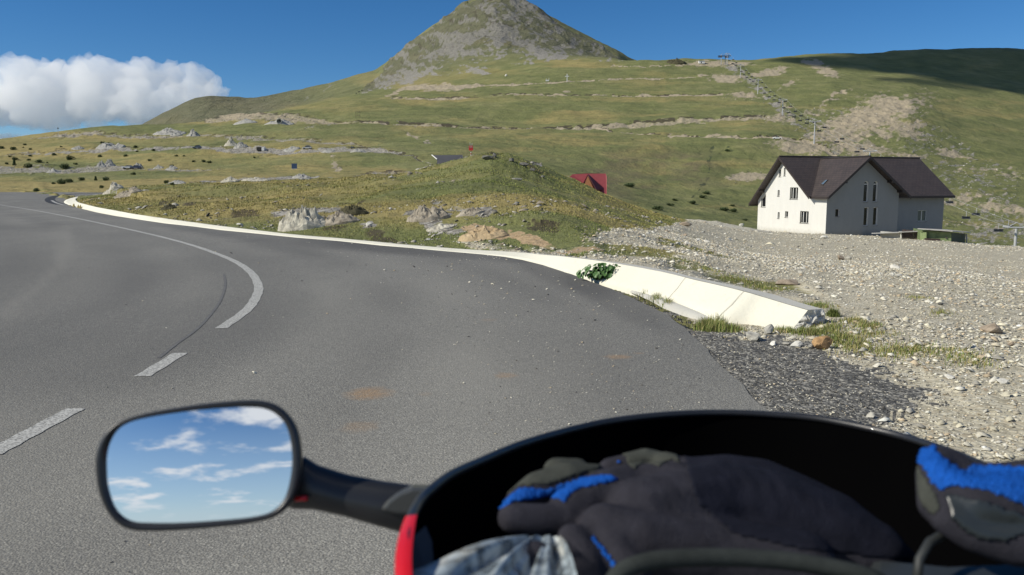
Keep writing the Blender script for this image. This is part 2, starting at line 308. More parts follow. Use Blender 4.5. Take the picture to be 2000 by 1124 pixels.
for cx, cyy, rx, ry, rot, ds in [(1420,154,32,8,4,1),(1454,188,34,7,0,.7),(1515,231,36,10,4,.8),(1398,124,55,6,0,.9),(1445,126,30,4,0,.7),(1500,143,36,7,-10,1),(1540,166,22,5,-25,.6),(1615,141,26,9,18,.9),(1590,124,26,6,15,.8),
   (1700,228,110,26,-16,.95),(1745,207,52,20,12,1),(1645,262,66,22,-10,.85),(1680,292,75,17,6,.85),(1760,250,40,20,20,.75),(1600,218,34,8,-8,.6),(1790,236,28,10,35,.5),(1725,262,22,12,20,.7),(1560,290,55,10,8,.9),(1540,205,16,5,20,.6),(1850,297,30,7,5,.9),(1875,303,28,3,10,.8),
   (1780,308,34,6,0,.9),(1800,272,20,4,0,.7),(1905,330,75,5,-3,.5),(1885,388,60,8,-4,.7),(1960,408,55,9,10,.7),(1975,342,45,7,5,.5),(1900,440,70,8,5,.5),(1640,182,26,3,-12,.6),(1622,198,40,3,-15,.6),(1465,343,42,9,-2,1),(1655,313,30,6,0,.8),
   (650,310,5,4,0,.8),(653,320,5,7,-12,.9),(660,330,6,6,-25,.9),(870,172,40,5,-3,1),(755,243,18,3,10,.7),(808,266,14,3,20,.8),(835,281,12,2.5,-10,.4),(1307,267,9,2.5,0,1),(1340,268,9,3,0,1),(1108,178,10,3,0,.8),(560,236,10,5,0,.2),(458,231,40,5,-3,.9),(480,226,60,2.0,-1,1)]:
    m = elg(JX, JY, cx, cyy, rx, ry, rot)*hill; DIRT = np.maximum(DIRT, m*ds); SCREE = np.maximum(SCREE, m*(1-ds))
lift = np.zeros(TX.shape)
for (x1, y1), (x2, y2) in zip([(1425,128),(1455,150),(1488,180),(1520,206),(1560,250)], [(1455,150),(1488,180),(1520,206),(1560,250),(1640,305)]):
    t = np.clip(((JX-x1)*(x2-x1)+(JY-y1)*(y2-y1))/((x2-x1)**2+(y2-y1)**2), 0, 1); lift = np.maximum(lift, sst(14, 4, np.hypot(JX-x1-t*(x2-x1), JY-y1-t*(y2-y1))))
SCREE = np.maximum(SCREE, lift*hill*.55)
spur = inpoly(JX, JY, [(1560,240),(1650,205),(1735,192),(1800,226),(1900,290),(2010,345),(2600,500),(2600,640),(1800,600),(1600,420),(1620,320)])*hill
SCREE = np.maximum(SCREE, spur*(.26+.34*fbm(JX/60, JY/22, 4, 31)))
DIRT_L, SCREE_L = DIRT.copy(), SCREE.copy()
BRK = fbm(PXv/9+PYv/30, PYv/3.2, 5, 37)
DIRT = np.where(hill & (DIRT > .02), np.clip(DIRT+(BRK*.6)*(1-.55*TRK), 0, 1), DIRT); SCREE = np.where(hill & (SCREE > .02), np.clip(SCREE+(BRK*.8-.04)*(1-.55*TRK), 0, 1), SCREE)
DIRT = np.maximum(DIRT, sst(.35, .75, TRK)*.92*DSH); SCREE = np.maximum(SCREE, sst(.35, .75, TRK)*.92*(1-DSH))
# mountain scree
mt = (RA > 1080)*1.0
strk = fbm((JX+JY*1.1)/26, (JY-JX*.35)/9, 5, 41)
peak = inpoly(JX, JY, [(690,192),(740,150),(760,120),(900,15),(960,-10),(1010,-10),(1110,60),(1230,125),(1100,118),(950,135),(820,160),(740,185)])
base = ell(PXv, PYv, 965, 40, 150, 75, 0)*.20 + ell(PXv, PYv, 800, 125, 90, 38, -28)*.25
SCREE = np.maximum(SCREE, mt*peak*np.clip(base+.16+strk*1.15, 0, 1))
for cx, cyy, rx, ry, rot, st in [(905,84,55,11,-22,.95),(975,66,30,14,0,.9),(1008,75,22,12,40,.8),(1045,97,36,10,32,.95),(870,104,50,8,-20,.85),(815,150,34,6,-28,.9),(770,150,34,5,-35,.8),(1090,112,18,6,0,.9),(930,140,28,5,5,.7),(720,178,34,3,-35,.8),(1080,103,22,7,20,.6),(960,20,30,12,0,.6),(640,170,14,2,-50,.6),(600,190,12,2,-45,.5)]:
    SCREE = np.maximum(SCREE, mt*ell(JX, JY, cx, cyy, rx, ry, rot)*st*(1+strk*.5))
for cx, cyy, rx, ry, rot in [(1003,95,14,6,0),(1030,50,12,4,0),(925,115,20,5,-8),(945,55,16,6,0),(870,118,20,4,-15),(905,98,12,4,0),(975,50,10,4,0)]:
    HEA = np.maximum(HEA, mt*elg(JX, JY, cx, cyy, rx, ry, rot)*.5)
B2 = fbm((PXv+PYv*.9)/7, (PYv-PXv*.35)/3.2, 5, 43)
SCREE = np.where((mt > 0), np.clip(SCREE+B2*1.0*peak-.02*peak, 0, 1), SCREE)
DARK = np.maximum(DARK, mt*peak*sst(1300, 1400, RA)*sst(.14, .42, fbm((JX+JY)/11, (JY-JX*.4)/6, 4, 47))*.55)
# brownish heather and darker growth on the lower slopes, gullies
def soft(cx, cyy, rx, ry, rot=0): return ell(PXv, PYv, cx, cyy, rx, ry, rot)
HBR = hill*np.clip(soft(1260,330,130,34)*.8+soft(1180,375,90,26)*.6+soft(1380,330,60,40)*.3, 0, 1)*np.clip(.5+1.3*fbm(JX/30, JY/9, 4, 51), 0, 1)
gul = hill*np.maximum.reduce([sst(6, 1.5, np.abs(JX-np.interp(PYv, [285,300,330,350,375,390], [1392,1386,1384,1383,1362,1352])))*((PYv > 285) & (PYv < 392)), ell(JX,JY,1420,293,9,8), ell(JX,JY,1250,270,20,4,-20)*.8,
   ell(JX,JY,780,225,60,3,-6)*.7, ell(JX,JY,850,218,90,2,-5)*.7, ell(JX,JY,700,245,26,4,-8)*.9, ell(JX,JY,1112,200,14,5)*.5, ell(JX,JY,1050,208,26,2.5,-8)*.6, ell(JX,JY,1200,215,30,8)*.3, ell(JX,JY,502,305,5,7,60)*.8])
HEA = np.maximum(HEA, gul*(.42+.5*fbm(JX/9, JY/4, 3, 91)))
# dry grass
DRY = np.where(hill, np.clip(.25+.9*fbm(JX/160, JY/14, 4, 61)+.35*sst(0, 60, 120-np.abs(PYv-345))*sst(1000, 700, PXv)-.12*(PXv > 1300), 0, 1), 0)
near = ~hill
DRY = np.where(near, np.clip(.42+1.1*fbm(TX/14, TY/5, 4, 63) + .4*(np.exp(-((PYv-395)/26)**2)) - .35*sst(430, 455, PYv)*sst(1300, 1000, PXv)+.3*sst(1150, 1300, PXv), 0, 1), DRY)
DRY = np.clip(DRY+.5*sst(150,165,RA)*(RA < 240)*(PXv < 500), 0, 1)
# gravel lot and shoulder
lotpoly = [(1010,489),(1080,476),(1180,460),(1270,448),(1330,434),(1400,430),(1470,436),(1700,440),(1900,462),(2010,470),(3200,560),(3200,2600),(1650,2600),(1450,700),(1200,520)]
LOT = (inpoly(JX, JY, lotpoly) & near)*1.0
LOT = np.maximum(LOT, near*ell(JX, JY, 960, 478, 80, 9, 8)*.85); LOT = np.maximum(LOT, near*ell(JX, JY, 1120, 488, 90, 10, 8)*.6)
thin = np.clip(.62-1.5*fbm(TX/2.3, TY/2.3, 4, 71)*np.clip(22/RA, .25, 1.2), 0, 1)
edge = np.maximum.reduce([soft(1150,478,210,18,4), soft(1330,462,180,12,2)*.8, soft(1420,545,130,26,20)*.9, soft(1560,600,90,34,28), soft(1680,680,140,44,22)*.95, soft(1860,735,90,40,10)*.8, soft(1950,478,220,10,4)*.9, soft(1250,470,120,7,2)*.9, soft(1760,466,220,5,3)*.8, soft(1450,455,160,5,1)*.6, np.clip(fbm(TX/6, TY/3, 4, 73)*2.2-.15, 0, .8)])
LOT *= 1-edge*(1-np.clip(thin*1.1, 0, 1))*.85
for cx, cyy, rx, ry, ds in [(945,452,48,9,.95),(1040,462,60,7,.8),(1100,476,70,7,.45)]: ORG = np.maximum(ORG, near*ell(JX, JY, cx, cyy, rx, ry, 8)*ds)
for cx, cyy, rx, ry, rot in [(595,432,55,18,0),(655,422,42,12,0),(840,414,55,14,0),(915,415,45,10,8),(240,370,24,7,0),(262,378,22,6,0),(720,445,16,4,0),(980,306,40,5,0),(1030,320,26,4,25),(330,405,14,6,0),(315,358,20,4,0),(860,445,35,8,10)]:
    SCREE = np.maximum(SCREE, near*ell(JX, JY, cx, cyy, rx, ry, rot)*.8)
for cx, cyy, rx, ry, rot in [(690,405,30,6,0),(740,462,40,7,5),(960,310,20,5,0),(1040,330,24,5,30),(330,398,22,8,5),(370,403,12,6,0),(1060,442,30,5,0),(690,450,60,6,3),(480,420,30,4,0),(1160,440,20,3,0)]:
    DARK = np.maximum(DARK, near*ell(JX, JY, cx, cyy, rx, ry, rot)*.75)
tarpoly = [(1040,515),(1100,524),(1150,546),(1230,583),(1300,612),(1352,645),(1425,664),(1500,680),(1600,695),(1700,714),(1765,745),(1820,775),(1835,800),(1760,830),(1700,850),(1650,1000),(1400,1124),(900,1124),(900,515)]
JXn = PXv+fbm(TX*5, TY*5, 6, 77, .72)*85; JYn = PYv+fbm(TX*4, TY*4, 5, 79, .65)*34
TAR = (inpoly(JXn, JYn, tarpoly) & (RA < 18))*1.0
TAR = np.maximum(TAR, (RA < 2.5)*1.0)
SCREE = np.where(near & (SCREE > .02), np.clip(SCREE+1.5*fbm(TX*.9, TY*.5, 5, 83)-.12, 0, 1), SCREE); ORG = np.where(near & (ORG > .02), np.clip(ORG+1.1*fbm(TX*.8, TY*.4, 4, 85), 0, 1), ORG)
DARK = np.where(near & (DARK > .02), np.clip(DARK+1.3*fbm(TX*.9, TY*.5, 4, 87)-.1, 0, 1), DARK)
# ---- relief
def dz_noise():
    d = fbm(TX/60, TY/60, 5, 101)*np.clip((RA-150)/300, 0, 1)*2.6 + fbm(TX/14, TY/14, 4, 103)*np.clip((RA-120)/150, 0, 1)*.9
    d += (mt*peak*ridged(TX/130+TY/500, TY/130, 5, 107)*10 + mt*fbm(TX/90, TY/90, 4, 109)*5)*sst(1250, 1450, RA)
    nearhill = near*(1-sst(1180, 1320, PXv))*(1-TAR)*np.clip((RA-14)/10, 0, 1)
    d += nearhill*(fbm(TX/2.6, TY/2.6, 4, 113)*.34 + fbm(TX/9, TY/9, 3, 115)*.5*np.clip((RA-28)/20, 0, 1))
    d += LOT*(fbm(TX/.5, TY/.5, 3, 117)*.018 + fbm(TX/4, TY/4, 3, 119)*.10)*np.clip(RA/9, .5, 1.6)
    d += (SCREE+DIRT)*hill*(fbm(TX/5, TY/5, 4, 121)*1.1)*np.clip(1-mt, 0, 1)*np.clip(RA/420, .4, 1.6)
    return d
onroad = (near & (PYv > 372) & (RA < 150))
kd = np.interp(CX+F*np.tan(thc)*.985, [q[0] for q in kerbY], [q[1] for q in kerbY])/np.cos(thc)
kof = np.interp(CX+F*np.tan(thc)*.985, [100,125,170,224,320,433,560,744,900], [4,5,4,3.2,2.4,1.6,1,.5,.3])
calm = sst(.0, .35, (RA-kd[None, :]-kof[None, :])/np.clip(RA*.12, .5, 3))
dzn = dz_noise()*np.where(near, calm, 1)
ZZ = ZZ + dzn + cutdz
# heaps and pits of the near slope
def bump(px, py, Y, w, h, d=None):
    p = P(px, py, Y); global ZZ
    ZZ += h*np.exp(-(((TX-p.x)/w)**2+((TY-p.y)/(d or w))**2))
ZZ = np.where(hill & (np.abs(th) < 1)[None, :], ZZ, ZZ)
def smoothpts(pts, n=8):
    pts = [Vector(p) for p in pts]; out = []
    for i in range(len(pts)-1):
        p0, p1, p2, p3 = pts[max(i-1, 0)], pts[i], pts[i+1], pts[min(i+2, len(pts)-1)]
        for k_ in range(n):
            t = k_/n; out.append(.5*((2*p1)+(p2-p0)*t+(2*p0-5*p1+4*p2-p3)*t*t+(3*p1-p0-3*p2+p3)*t**3))
    return out+[pts[-1]]
sub = smoothpts
KST = [ # bottom px,py,z | top front px,py,dY | top back px,py
 ((1545,647),-.10,(1578,606),.02,(1608,604)), ((1500,640),-.10,(1536,594),.05,(1568,593)), ((1455,632),-.09,(1490,580),.08,(1520,578)), ((1403,622),-.06,(1454,569.5),.10,(1475,567)),
 ((1355,603),-.04,(1403,557),.12,(1430,557)), ((1315,588),-.03,(1350,545),.14,(1365,544)), ((1262,575),-.03,(1300,533),.16,(1312,531)), ((1205,560),-.02,(1245,522),.2,(1255,520)),
 ((1165,549),-.01,(1200,514.5),.2,(1206,513)), ((1125,538),.0,(1155,507.5),.25,(1160,506.5)), ((1085,526),.0,(1100,501.5),.3,(1104,500.7)), ((1040,511),.0,(1052,497),.3,(1055,496.2)),
 ((992,502),.0,(1008,493.2),.3,(1010,492.6)), ((893,493),.0,(900,487),.35,(901,486.4)), ((820,486.5),.0,(824,481),.35,(825,480.4)), ((744,479),.0,(746,473.8),.35,(747,473.3)), ((660,471),.0,(662,466),.35,(663,465.5)),
 ((579,464),.0,(580,459.2),.4,(581,458.7)), ((500,456),.0,(500,450.3),.45,(501,449.8)), ((433,449),.0,(433,442.3),.6,(434,441.8)), ((380,443),.0,(379,435),.8,(380,434.5)), ((320,436),.0,(316,426.5),1.1,(317,426)),
 ((270,429),.0,(262,418.5),1.4,(263,418)), ((224,421),.0,(218,410.5),1.8,(219,410)), ((190,414.5),.0,(186,404.5),2.2,(187,404)), ((165,408.5),.0,(164,399),2.6,(165.5,398.7)), ((145,403.5),.0,(152,395.6),3.0,(153.5,395.4)),
 ((129,398.8),.0,(147,391.5),4.0,(148.3,391.2)), ((125,394),.0,(147,388.5),4.0,(148.5,388.3)), ((134,388.7),.0,(153,385.2),3.5,(154.5,385)), ((152,384.6),.0,(165,382.6),4.0,(166.5,382.5)), ((176,381.8),.0,(183,380.6),4.0,(184,380.5)), ((205,380),.0,(208,379.3),3.0,(209,379.2))]
kb, kt, kk_, kd_ = [], [], [], []
for (b, zb, t, dY, bk) in KST:
    pb = G(b[0], b[1], zb); pt = P(t[0], t[1], pb.y+dY); pk = P(bk[0], bk[1], pb.y+dY+.10); pk = G(bk[0], bk[1], pt.z-.004) if pb.y < 13 else pk; pk.z = min(pk.z, pt.z+.004)
    pt.z = max(pt.z, .012); pk.z = max(pk.z, .012)
    nn = (pk-pt); nn.z = 0; nn = nn.normalized()*.12 if nn.length > 1e-4 else Vector((.1, 0, 0)); kb.append(pb); kt.append(pt); kk_.append(pk); kd_.append(pk+nn+Vector((0, 0, -.45)))
kb, kt, kk_, kd_ = [sub(q, 5) for q in (kb, kt, kk_, kd_)]

_poly = [(p.x, p.y) for p in kb]+[(p.x, p.y) for p in kk_][::-1]; _in = inpoly(TX, TY, _poly) & near
_nr = (RA < 130) & near; _dm = np.full(TX.shape, 99.); _dz = np.zeros(TX.shape); _ii = np.where(_nr & (PXv > 90) & (PXv < 1680) & (PYv > 370) & (PYv < 680))
_kx = np.array([p.x for p in kk_]); _ky = np.array([p.y for p in kk_]); _kz = np.array([p.z for p in kk_]); _bx = np.array([p.x for p in kb]); _by = np.array([p.y for p in kb])
for _c in range(0, len(_ii[0]), 20000):
    _a, _b = _ii[0][_c:_c+20000], _ii[1][_c:_c+20000]; _X, _Y = TX[_a, _b][:, None], TY[_a, _b][:, None]; _d = np.hypot(_X-_kx, _Y-_ky); _m = _d.argmin(1); _d2 = np.hypot(_X-_bx, _Y-_by).min(1)
    _cap = np.minimum(_kz[_m]-.03+np.clip(_d.min(1)-.3, 0, 9)*.16, np.where((_d2 < _d.min(1)) & (_d2 < 1.0), -.07, 9)); ZZ[_a, _b] = np.minimum(ZZ[_a, _b], np.where(_d.min(1) < 3.0, _cap, 9))
ZZ = np.where(_in, np.minimum(ZZ, -.10), ZZ)
_w = sst(640, 672, PYv)*sst(1900, 1600, PXv+(PYv-700)*.6)*(PXv > 900)*(RA < 10); ZZ = ZZ*(1-_w)+(-.012+.006*fbm(TX*9, TY*9, 3, 95))*_w
lt, lr_ = th, np.log(rr)
def tz(x, y):
    """terrain height at world x, y (scalars or arrays)"""
    x = np.asarray(x, float); y = np.asarray(y, float); r = np.hypot(x, y); t = np.arctan2(x, y)
    j = np.clip(np.searchsorted(th, t)-1, 0, len(th)-2); i = np.clip(np.searchsorted(rr, r)-1, 0, len(rr)-2)
    u = np.clip((t-th[j])/(th[j+1]-th[j]), 0, 1); v = np.clip((r-rr[i])/(rr[i+1]-rr[i]), 0, 1)
    return (ZZ[i, j]*(1-u)+ZZ[i, j+1]*u)*(1-v)+(ZZ[i+1, j]*(1-u)+ZZ[i+1, j+1]*u)*v
def hit(px, py, rmin=4, rmax=2200):
    """first terrain point seen at a photo pixel"""
    d = ray(px, py); hl = math.hypot(d.x, d.y); R = geo(rmin, rmax, 2600); k = R/hl
    X, Y, Zr = d.x*k, d.y*k, EYE+d.z*k; dz = Zr-tz(X, Y); i = np.argmax(dz < 0)
    if dz[i] >= 0: i = len(R)-1
    a = max(i-1, 0); t = dz[a]/(dz[a]-dz[i]+1e-9) if i > a else 0
    kk = k[a]+(k[i]-k[a])*t; p = EY+d*kk; return Vector((p.x, p.y, float(tz(p.x, p.y))))
# ------------------------------------------------------------------ terrain material
def terrain_mat():
    m, nt, b = newmat('terrain'); L = nt.links
    pos = geo_pos(nt)
    A1 = N(nt, 'ShaderNodeAttribute', attribute_name='mask_a'); A2 = N(nt, 'ShaderNodeAttribute', attribute_name='mask_b')
    s1 = N(nt, 'ShaderNodeSeparateColor'); L.new(A1.outputs['Color'], s1.inputs[0]); s2 = N(nt, 'ShaderNodeSeparateColor'); L.new(A2.outputs['Color'], s2.inputs[0])
    dirt, scree, dark, dry = s1.outputs[0], s1.outputs[1], s1.outputs[2], A1.outputs['Alpha']
    lot, tar, org, hea = s2.outputs[0], s2.outputs[1], s2.outputs[2], A2.outputs['Alpha']
    nb = noise(nt, pos, .035, 14, .62); nm = noise(nt, pos, .6, 8, .65); nf = noise(nt, pos, 5, 5, .7)
    # grass
    g = ramp(nt, nb, [(.32, (.125, .142, .056)), (.5, (.168, .18, .070)), (.66, (.22, .218, .095))])
    g = mixc(nt, mrange(nt, M(nt, 'ADD', dry, M(nt, 'MULTIPLY', M(nt, 'SUBTRACT', nm, .5), .9)), .3, .9), g, (.31, .255, .105))
    g = mixc(nt, mrange(nt, nf, .38, .30, 0, .55), g, (.075, .09, .033)); g = mixc(nt, mrange(nt, nf, .6, .75, 0, .5), g, (.25, .25, .10))
    g = mixc(nt, M(nt, 'MULTIPLY', mrange(nt, nm, .56, .66), .35), g, (.055, .07, .025))
    stk = noise(nt, vscale(nt, pos, (.035, .16, .25)), 1.0, 9, .72); g = mixc(nt, mrange(nt, stk, .50, .68, 0, .55), g, (.075, .09, .036)); g = mixc(nt, mrange(nt, stk, .47, .32, 0, .4), g, (.24, .225, .10))
    g = mixc(nt, mrange(nt, M(nt, 'ADD', hea, M(nt, 'MULTIPLY', M(nt, 'SUBTRACT', nm, .5), .6)), .35, .6, 0, .9), g, (.035, .052, .028))
    A3 = N(nt, 'ShaderNodeAttribute', attribute_name='mask_c'); s3 = N(nt, 'ShaderNodeSeparateColor'); L.new(A3.outputs['Color'], s3.inputs[0])
    g = mixc(nt, M(nt, 'MULTIPLY', s3.outputs[0], .75), g, (.15, .125, .075))
    g = mixc(nt, M(nt, 'MULTIPLY', s3.outputs[1], .86), g, mixc(nt, mrange(nt, noise(nt, pos, .02, 8, .7), .35, .65), (.10, .105, .066), (.155, .15, .10)))
    # bare stone and dirt
    vc = voro(nt, pos, 2.6); vs_ = N(nt, 'ShaderNodeSeparateColor'); L.new(vc, vs_.inputs[0])
    st = ramp(nt, M(nt, 'ADD', M(nt, 'MULTIPLY', nf, .6), M(nt, 'MULTIPLY', vs_.outputs[0], .4)), [(.25, (.10, .09, .075)), (.5, (.27, .255, .22)), (.75, (.46, .44, .40))])
    stn = mixc(nt, s3.outputs[1], st, mixc(nt, .7, st, (.185, .18, .155)))
    c = mixc(nt, mrange(nt, M(nt, 'ADD', scree, M(nt, 'MULTIPLY', M(nt, 'SUBTRACT', noise(nt, pos, .9, 8, .75), .5), 1.5)), .42, .62), g, stn)
    di = ramp(nt, nf, [(.3, (.27, .225, .15)), (.6, (.40, .345, .25)), (.8, (.52, .47, .38))])
    c = mixc(nt, mrange(nt, M(nt, 'ADD', dirt, M(nt, 'MULTIPLY', M(nt, 'SUBTRACT', nm, .5), 1.0)), .35, .6), c, di)
    # gravel lot
    v1 = voro(nt, pos, 9); v2 = voro(nt, pos, 26); v3 = voro(nt, pos, 62)
    sp1 = N(nt, 'ShaderNodeSeparateColor'); L.new(v1, sp1.inputs[0]); sp2 = N(nt, 'ShaderNodeSeparateColor'); L.new(v2, sp2.inputs[0]); sp3 = N(nt, 'ShaderNodeSeparateColor'); L.new(v3, sp3.inputs[0])
    lum = M(nt, 'ADD', M(nt, 'MULTIPLY', sp1.outputs[0], .25), M(nt, 'ADD', M(nt, 'MULTIPLY', sp2.outputs[0], .4), M(nt, 'MULTIPLY', sp3.outputs[0], .35)))
    gv = ramp(nt, lum, [(.12, (.30, .265, .185)), (.42, (.52, .475, .345)), (.6, (.60, .555, .42)), (.8, (.74, .70, .56))])
    gv = mixc(nt, M(nt, 'MULTIPLY', mrange(nt, sp2.outputs[1], .8, .95), .5), gv, (.36, .27, .17))
    gv = mixc(nt, mrange(nt, noise(nt, pos, 2.2, 8, .75), .35, .68, 0, .75), mixc(nt, .55, gv, (.22, .20, .15)), mixc(nt, .3, gv, (.62, .59, .49)))
    gv = mixc(nt, mrange(nt, noise(nt, pos, .28, 4), .45, .65, 0, .3), gv, mixc(nt, .5, gv, (.36, .34, .29)))
    c = mixc(nt, mrange(nt, M(nt, 'ADD', lot, M(nt, 'MULTIPLY', M(nt, 'SUBTRACT', noise(nt, pos, 3.5, 6, .7), .5), 1.1)), .4, .6), c, gv)
    og = ramp(nt, nf, [(.3, (.34, .235, .125)), (.7, (.50, .38, .24))])
    c = mixc(nt, mrange(nt, M(nt, 'ADD', org, M(nt, 'MULTIPLY', M(nt, 'SUBTRACT', nm, .5), .8)), .4, .6), c, og)
    tr = ramp(nt, M(nt, 'ADD', M(nt, 'MULTIPLY', sp2.outputs[0], .4), M(nt, 'MULTIPLY', sp3.outputs[1], .6)), [(.2, (.06, .059, .057)), (.58, (.14, .137, .125)), (.8, (.36, .345, .30))])
    c = mixc(nt, mrange(nt, M(nt, 'ADD', tar, M(nt, 'MULTIPLY', M(nt, 'SUBTRACT', noise(nt, pos, 7, 5, .7), .5), 1.0)), .4, .6), c, tr)
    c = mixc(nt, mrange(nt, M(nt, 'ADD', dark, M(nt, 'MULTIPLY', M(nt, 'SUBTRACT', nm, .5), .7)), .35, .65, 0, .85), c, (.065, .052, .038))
    L.new(c, b.inputs['Base Color']); b.inputs['Roughness'].default_value = .95; b.inputs['Specular IOR Level'].default_value = .2
    # bump: grass and stones
    h = M(nt, 'ADD', M(nt, 'MULTIPLY', nf, .10), M(nt, 'MULTIPLY', nm, .55))
    rocky = M(nt, 'MAXIMUM', lot, M(nt, 'MAXIMUM', tar, 0))
    hb = M(nt, 'ADD', M(nt, 'MULTIPLY', voro(nt, pos, 26, 'Distance'), -.014), M(nt, 'MULTIPLY', voro(nt, pos, 9, 'Distance'), -.016))
    hh = N(nt, 'ShaderNodeMix', data_type='FLOAT'); L.new(rocky, hh.inputs['Factor']); L.new(h, hh.inputs['A']); L.new(hb, hh.inputs['B'])
    big = M(nt, 'MULTIPLY', noise(nt, pos, .045, 9, .62, .3), M(nt, 'MULTIPLY', s3.outputs[1], 17.0)); mid_ = M(nt, 'MULTIPLY', noise(nt, pos, .16, 6, .6), M(nt, 'MULTIPLY', s3.outputs[2], 2.2))
    bp = N(nt, 'ShaderNodeBump', i_Strength=.75, i_Distance=1.0); L.new(M(nt, 'ADD', hh.outputs['Result'], M(nt, 'ADD', big, mid_)), bp.inputs['Height']); L.new(bp.outputs[0], b.inputs['Normal'])
    return m
MT = terrain_mat()
def terrain_piece(name, i0, i1, label):
    sl = slice(i0, i1+1); nR = i1-i0+1; nC = len(th)
    V = np.stack([TX[sl], TY[sl], ZZ[sl]], -1).reshape(-1, 3)
    I = (np.arange(nR-1)[:, None]*nC+np.arange(nC-1)[None, :]).ravel()
    Fc = np.stack([I, I+nC, I+nC+1, I+1], 1)
    o = npmesh(name, V, Fc, MT, smooth=True)
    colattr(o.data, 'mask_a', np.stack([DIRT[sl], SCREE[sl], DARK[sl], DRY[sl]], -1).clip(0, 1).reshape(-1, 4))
    colattr(o.data, 'mask_b', np.stack([LOT[sl], TAR[sl], ORG[sl], HEA[sl]], -1).clip(0, 1).reshape(-1, 4))
    colattr(o.data, 'mask_c', np.stack([HBR[sl], (sst(1070, 1420, RA)*np.clip(.35+1.0*peak+sst(700, 400, PXv), 0, 1))[sl], hill[sl]*(1-mt[sl]), 0*TX[sl]+1], -1).clip(0, 1).reshape(-1, 4))
    return tag(o, kind='structure')
i_a = int(np.searchsorted(rr, 175)); i_b = int(np.searchsorted(rr, 1120))
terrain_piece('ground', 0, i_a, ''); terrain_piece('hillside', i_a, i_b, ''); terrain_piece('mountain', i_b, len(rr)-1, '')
# ------------------------------------------------------------------ road
def asphalt_mat():
    m, nt, b = newmat('asphalt'); L = nt.links; pos = geo_pos(nt)
    v = voro(nt, pos, 120); v2 = voro(nt, pos, 260); s = N(nt, 'ShaderNodeSeparateColor'); L.new(v, s.inputs[0]); s2 = N(nt, 'ShaderNodeSeparateColor'); L.new(v2, s2.inputs[0])
    lum = M(nt, 'ADD', M(nt, 'MULTIPLY', s.outputs[0], .55), M(nt, 'MULTIPLY', s2.outputs[0], .45))
    c = ramp(nt, lum, [(.12, (.07, .069, .064)), (.38, (.145, .142, .13)), (.62, (.215, .21, .19)), (.85, (.37, .36, .315)), (.97, (.55, .53, .46))])
    # wear: pale tyre arcs following the bend, darker fresh strip near the kerb
    big = noise(nt, vscale(nt, pos, (.5, .25, 1)), .5, 4, .5); c = mixc(nt, mrange(nt, big, .35, .68, .0, .5), c, (.095, .093, .086))
    c = mixc(nt, mrange(nt, noise(nt, pos, 1.3, 6, .65), .55, .8, 0, .3), c, (.17, .165, .15))
    nr = N(nt, 'ShaderNodeAttribute', attribute_name='wear'); ns = N(nt, 'ShaderNodeSeparateColor'); L.new(nr.outputs['Color'], ns.inputs[0])
    c = mixc(nt, M(nt, 'MULTIPLY', ns.outputs[0], .35), c, (.36, .345, .30)); c = mixc(nt, M(nt, 'MULTIPLY', ns.outputs[1], .7), c, (.075, .073, .07))
    wob = N(nt, 'ShaderNodeVectorMath', operation='ADD'); wn_ = N(nt, 'ShaderNodeTexNoise', i_Scale=9.0, i_Detail=6.0, i_Roughness=.7); L.new(pos, wn_.inputs['Vector']); sc_ = N(nt, 'ShaderNodeVectorMath', operation='SCALE'); L.new(wn_.outputs['Color'], sc_.inputs[0]); sc_.inputs['Scale'].default_value = .22; L.new(pos, wob.inputs[0]); L.new(sc_.outputs[0], wob.inputs[1])
    st_ = None
    for px_, py_, rx_, ry_, st2 in [(720,769,.15,.17,.75),(700,834,.11,.12,.35),(987,734,.085,.10,.5),(1208,697,.11,.10,.6),(1250,690,.05,.05,.4),(830,770,.05,.05,.2),(955,625,.08,.1,.2)]:
        g0 = G(px_, py_)+Vector((.11, .11, .11)); sb = N(nt, 'ShaderNodeVectorMath', operation='SUBTRACT'); L.new(wob.outputs[0], sb.inputs[0]); sb.inputs[1].default_value = g0; ml = N(nt, 'ShaderNodeVectorMath', operation='MULTIPLY'); L.new(sb.outputs[0], ml.inputs[0]); ml.inputs[1].default_value = (1/rx_, 1/ry_, 0); ln = N(nt, 'ShaderNodeVectorMath', operation='LENGTH'); L.new(ml.outputs[0], ln.inputs[0])
        f_ = mrange(nt, ln.outputs['Value'], 1.25, .5, 0, st2); st_ = f_ if st_ is None else M(nt, 'MAXIMUM', st_, f_)
    c = mixc(nt, M(nt, 'MULTIPLY', st_, mrange(nt, noise(nt, pos, 30, 4, .7), .3, .6, .35, 1)), c, (.33, .215, .115))
    L.new(c, b.inputs['Base Color']); b.inputs['Roughness'].default_value = .8; b.inputs['Specular IOR Level'].default_value = .35
    h = M(nt, 'ADD', M(nt, 'MULTIPLY', voro(nt, pos, 95, 'Distance'), -.0035), M(nt, 'MULTIPLY', noise(nt, pos, 320, 2), .0012))
    bp = N(nt, 'ShaderNodeBump', i_Strength=.9, i_Distance=1.0); L.new(h, bp.inputs['Height']); L.new(bp.outputs[0], b.inputs['Normal'])
    return m
M_ASPH = asphalt_mat()
RE = [(1500,806),(1470,775),(1440,745),(1400,703),(1370,672),(1340,642),(1300,613),(1260,594),(1215,574),(1170,556),(1130,541),(1100,531),(1060,518),(1020,508),(985,502),(940,497),(893,493),(820,486),(744,480),(660,471),(579,464.5),(500,456.5),(433,450),(380,443),(320,436.5),(270,429),(224,422),(190,415.5),(165,409.5),(145,404),(128,399),(124,394),(132,388.5),(150,384.5),(175,381.7),(205,380)]
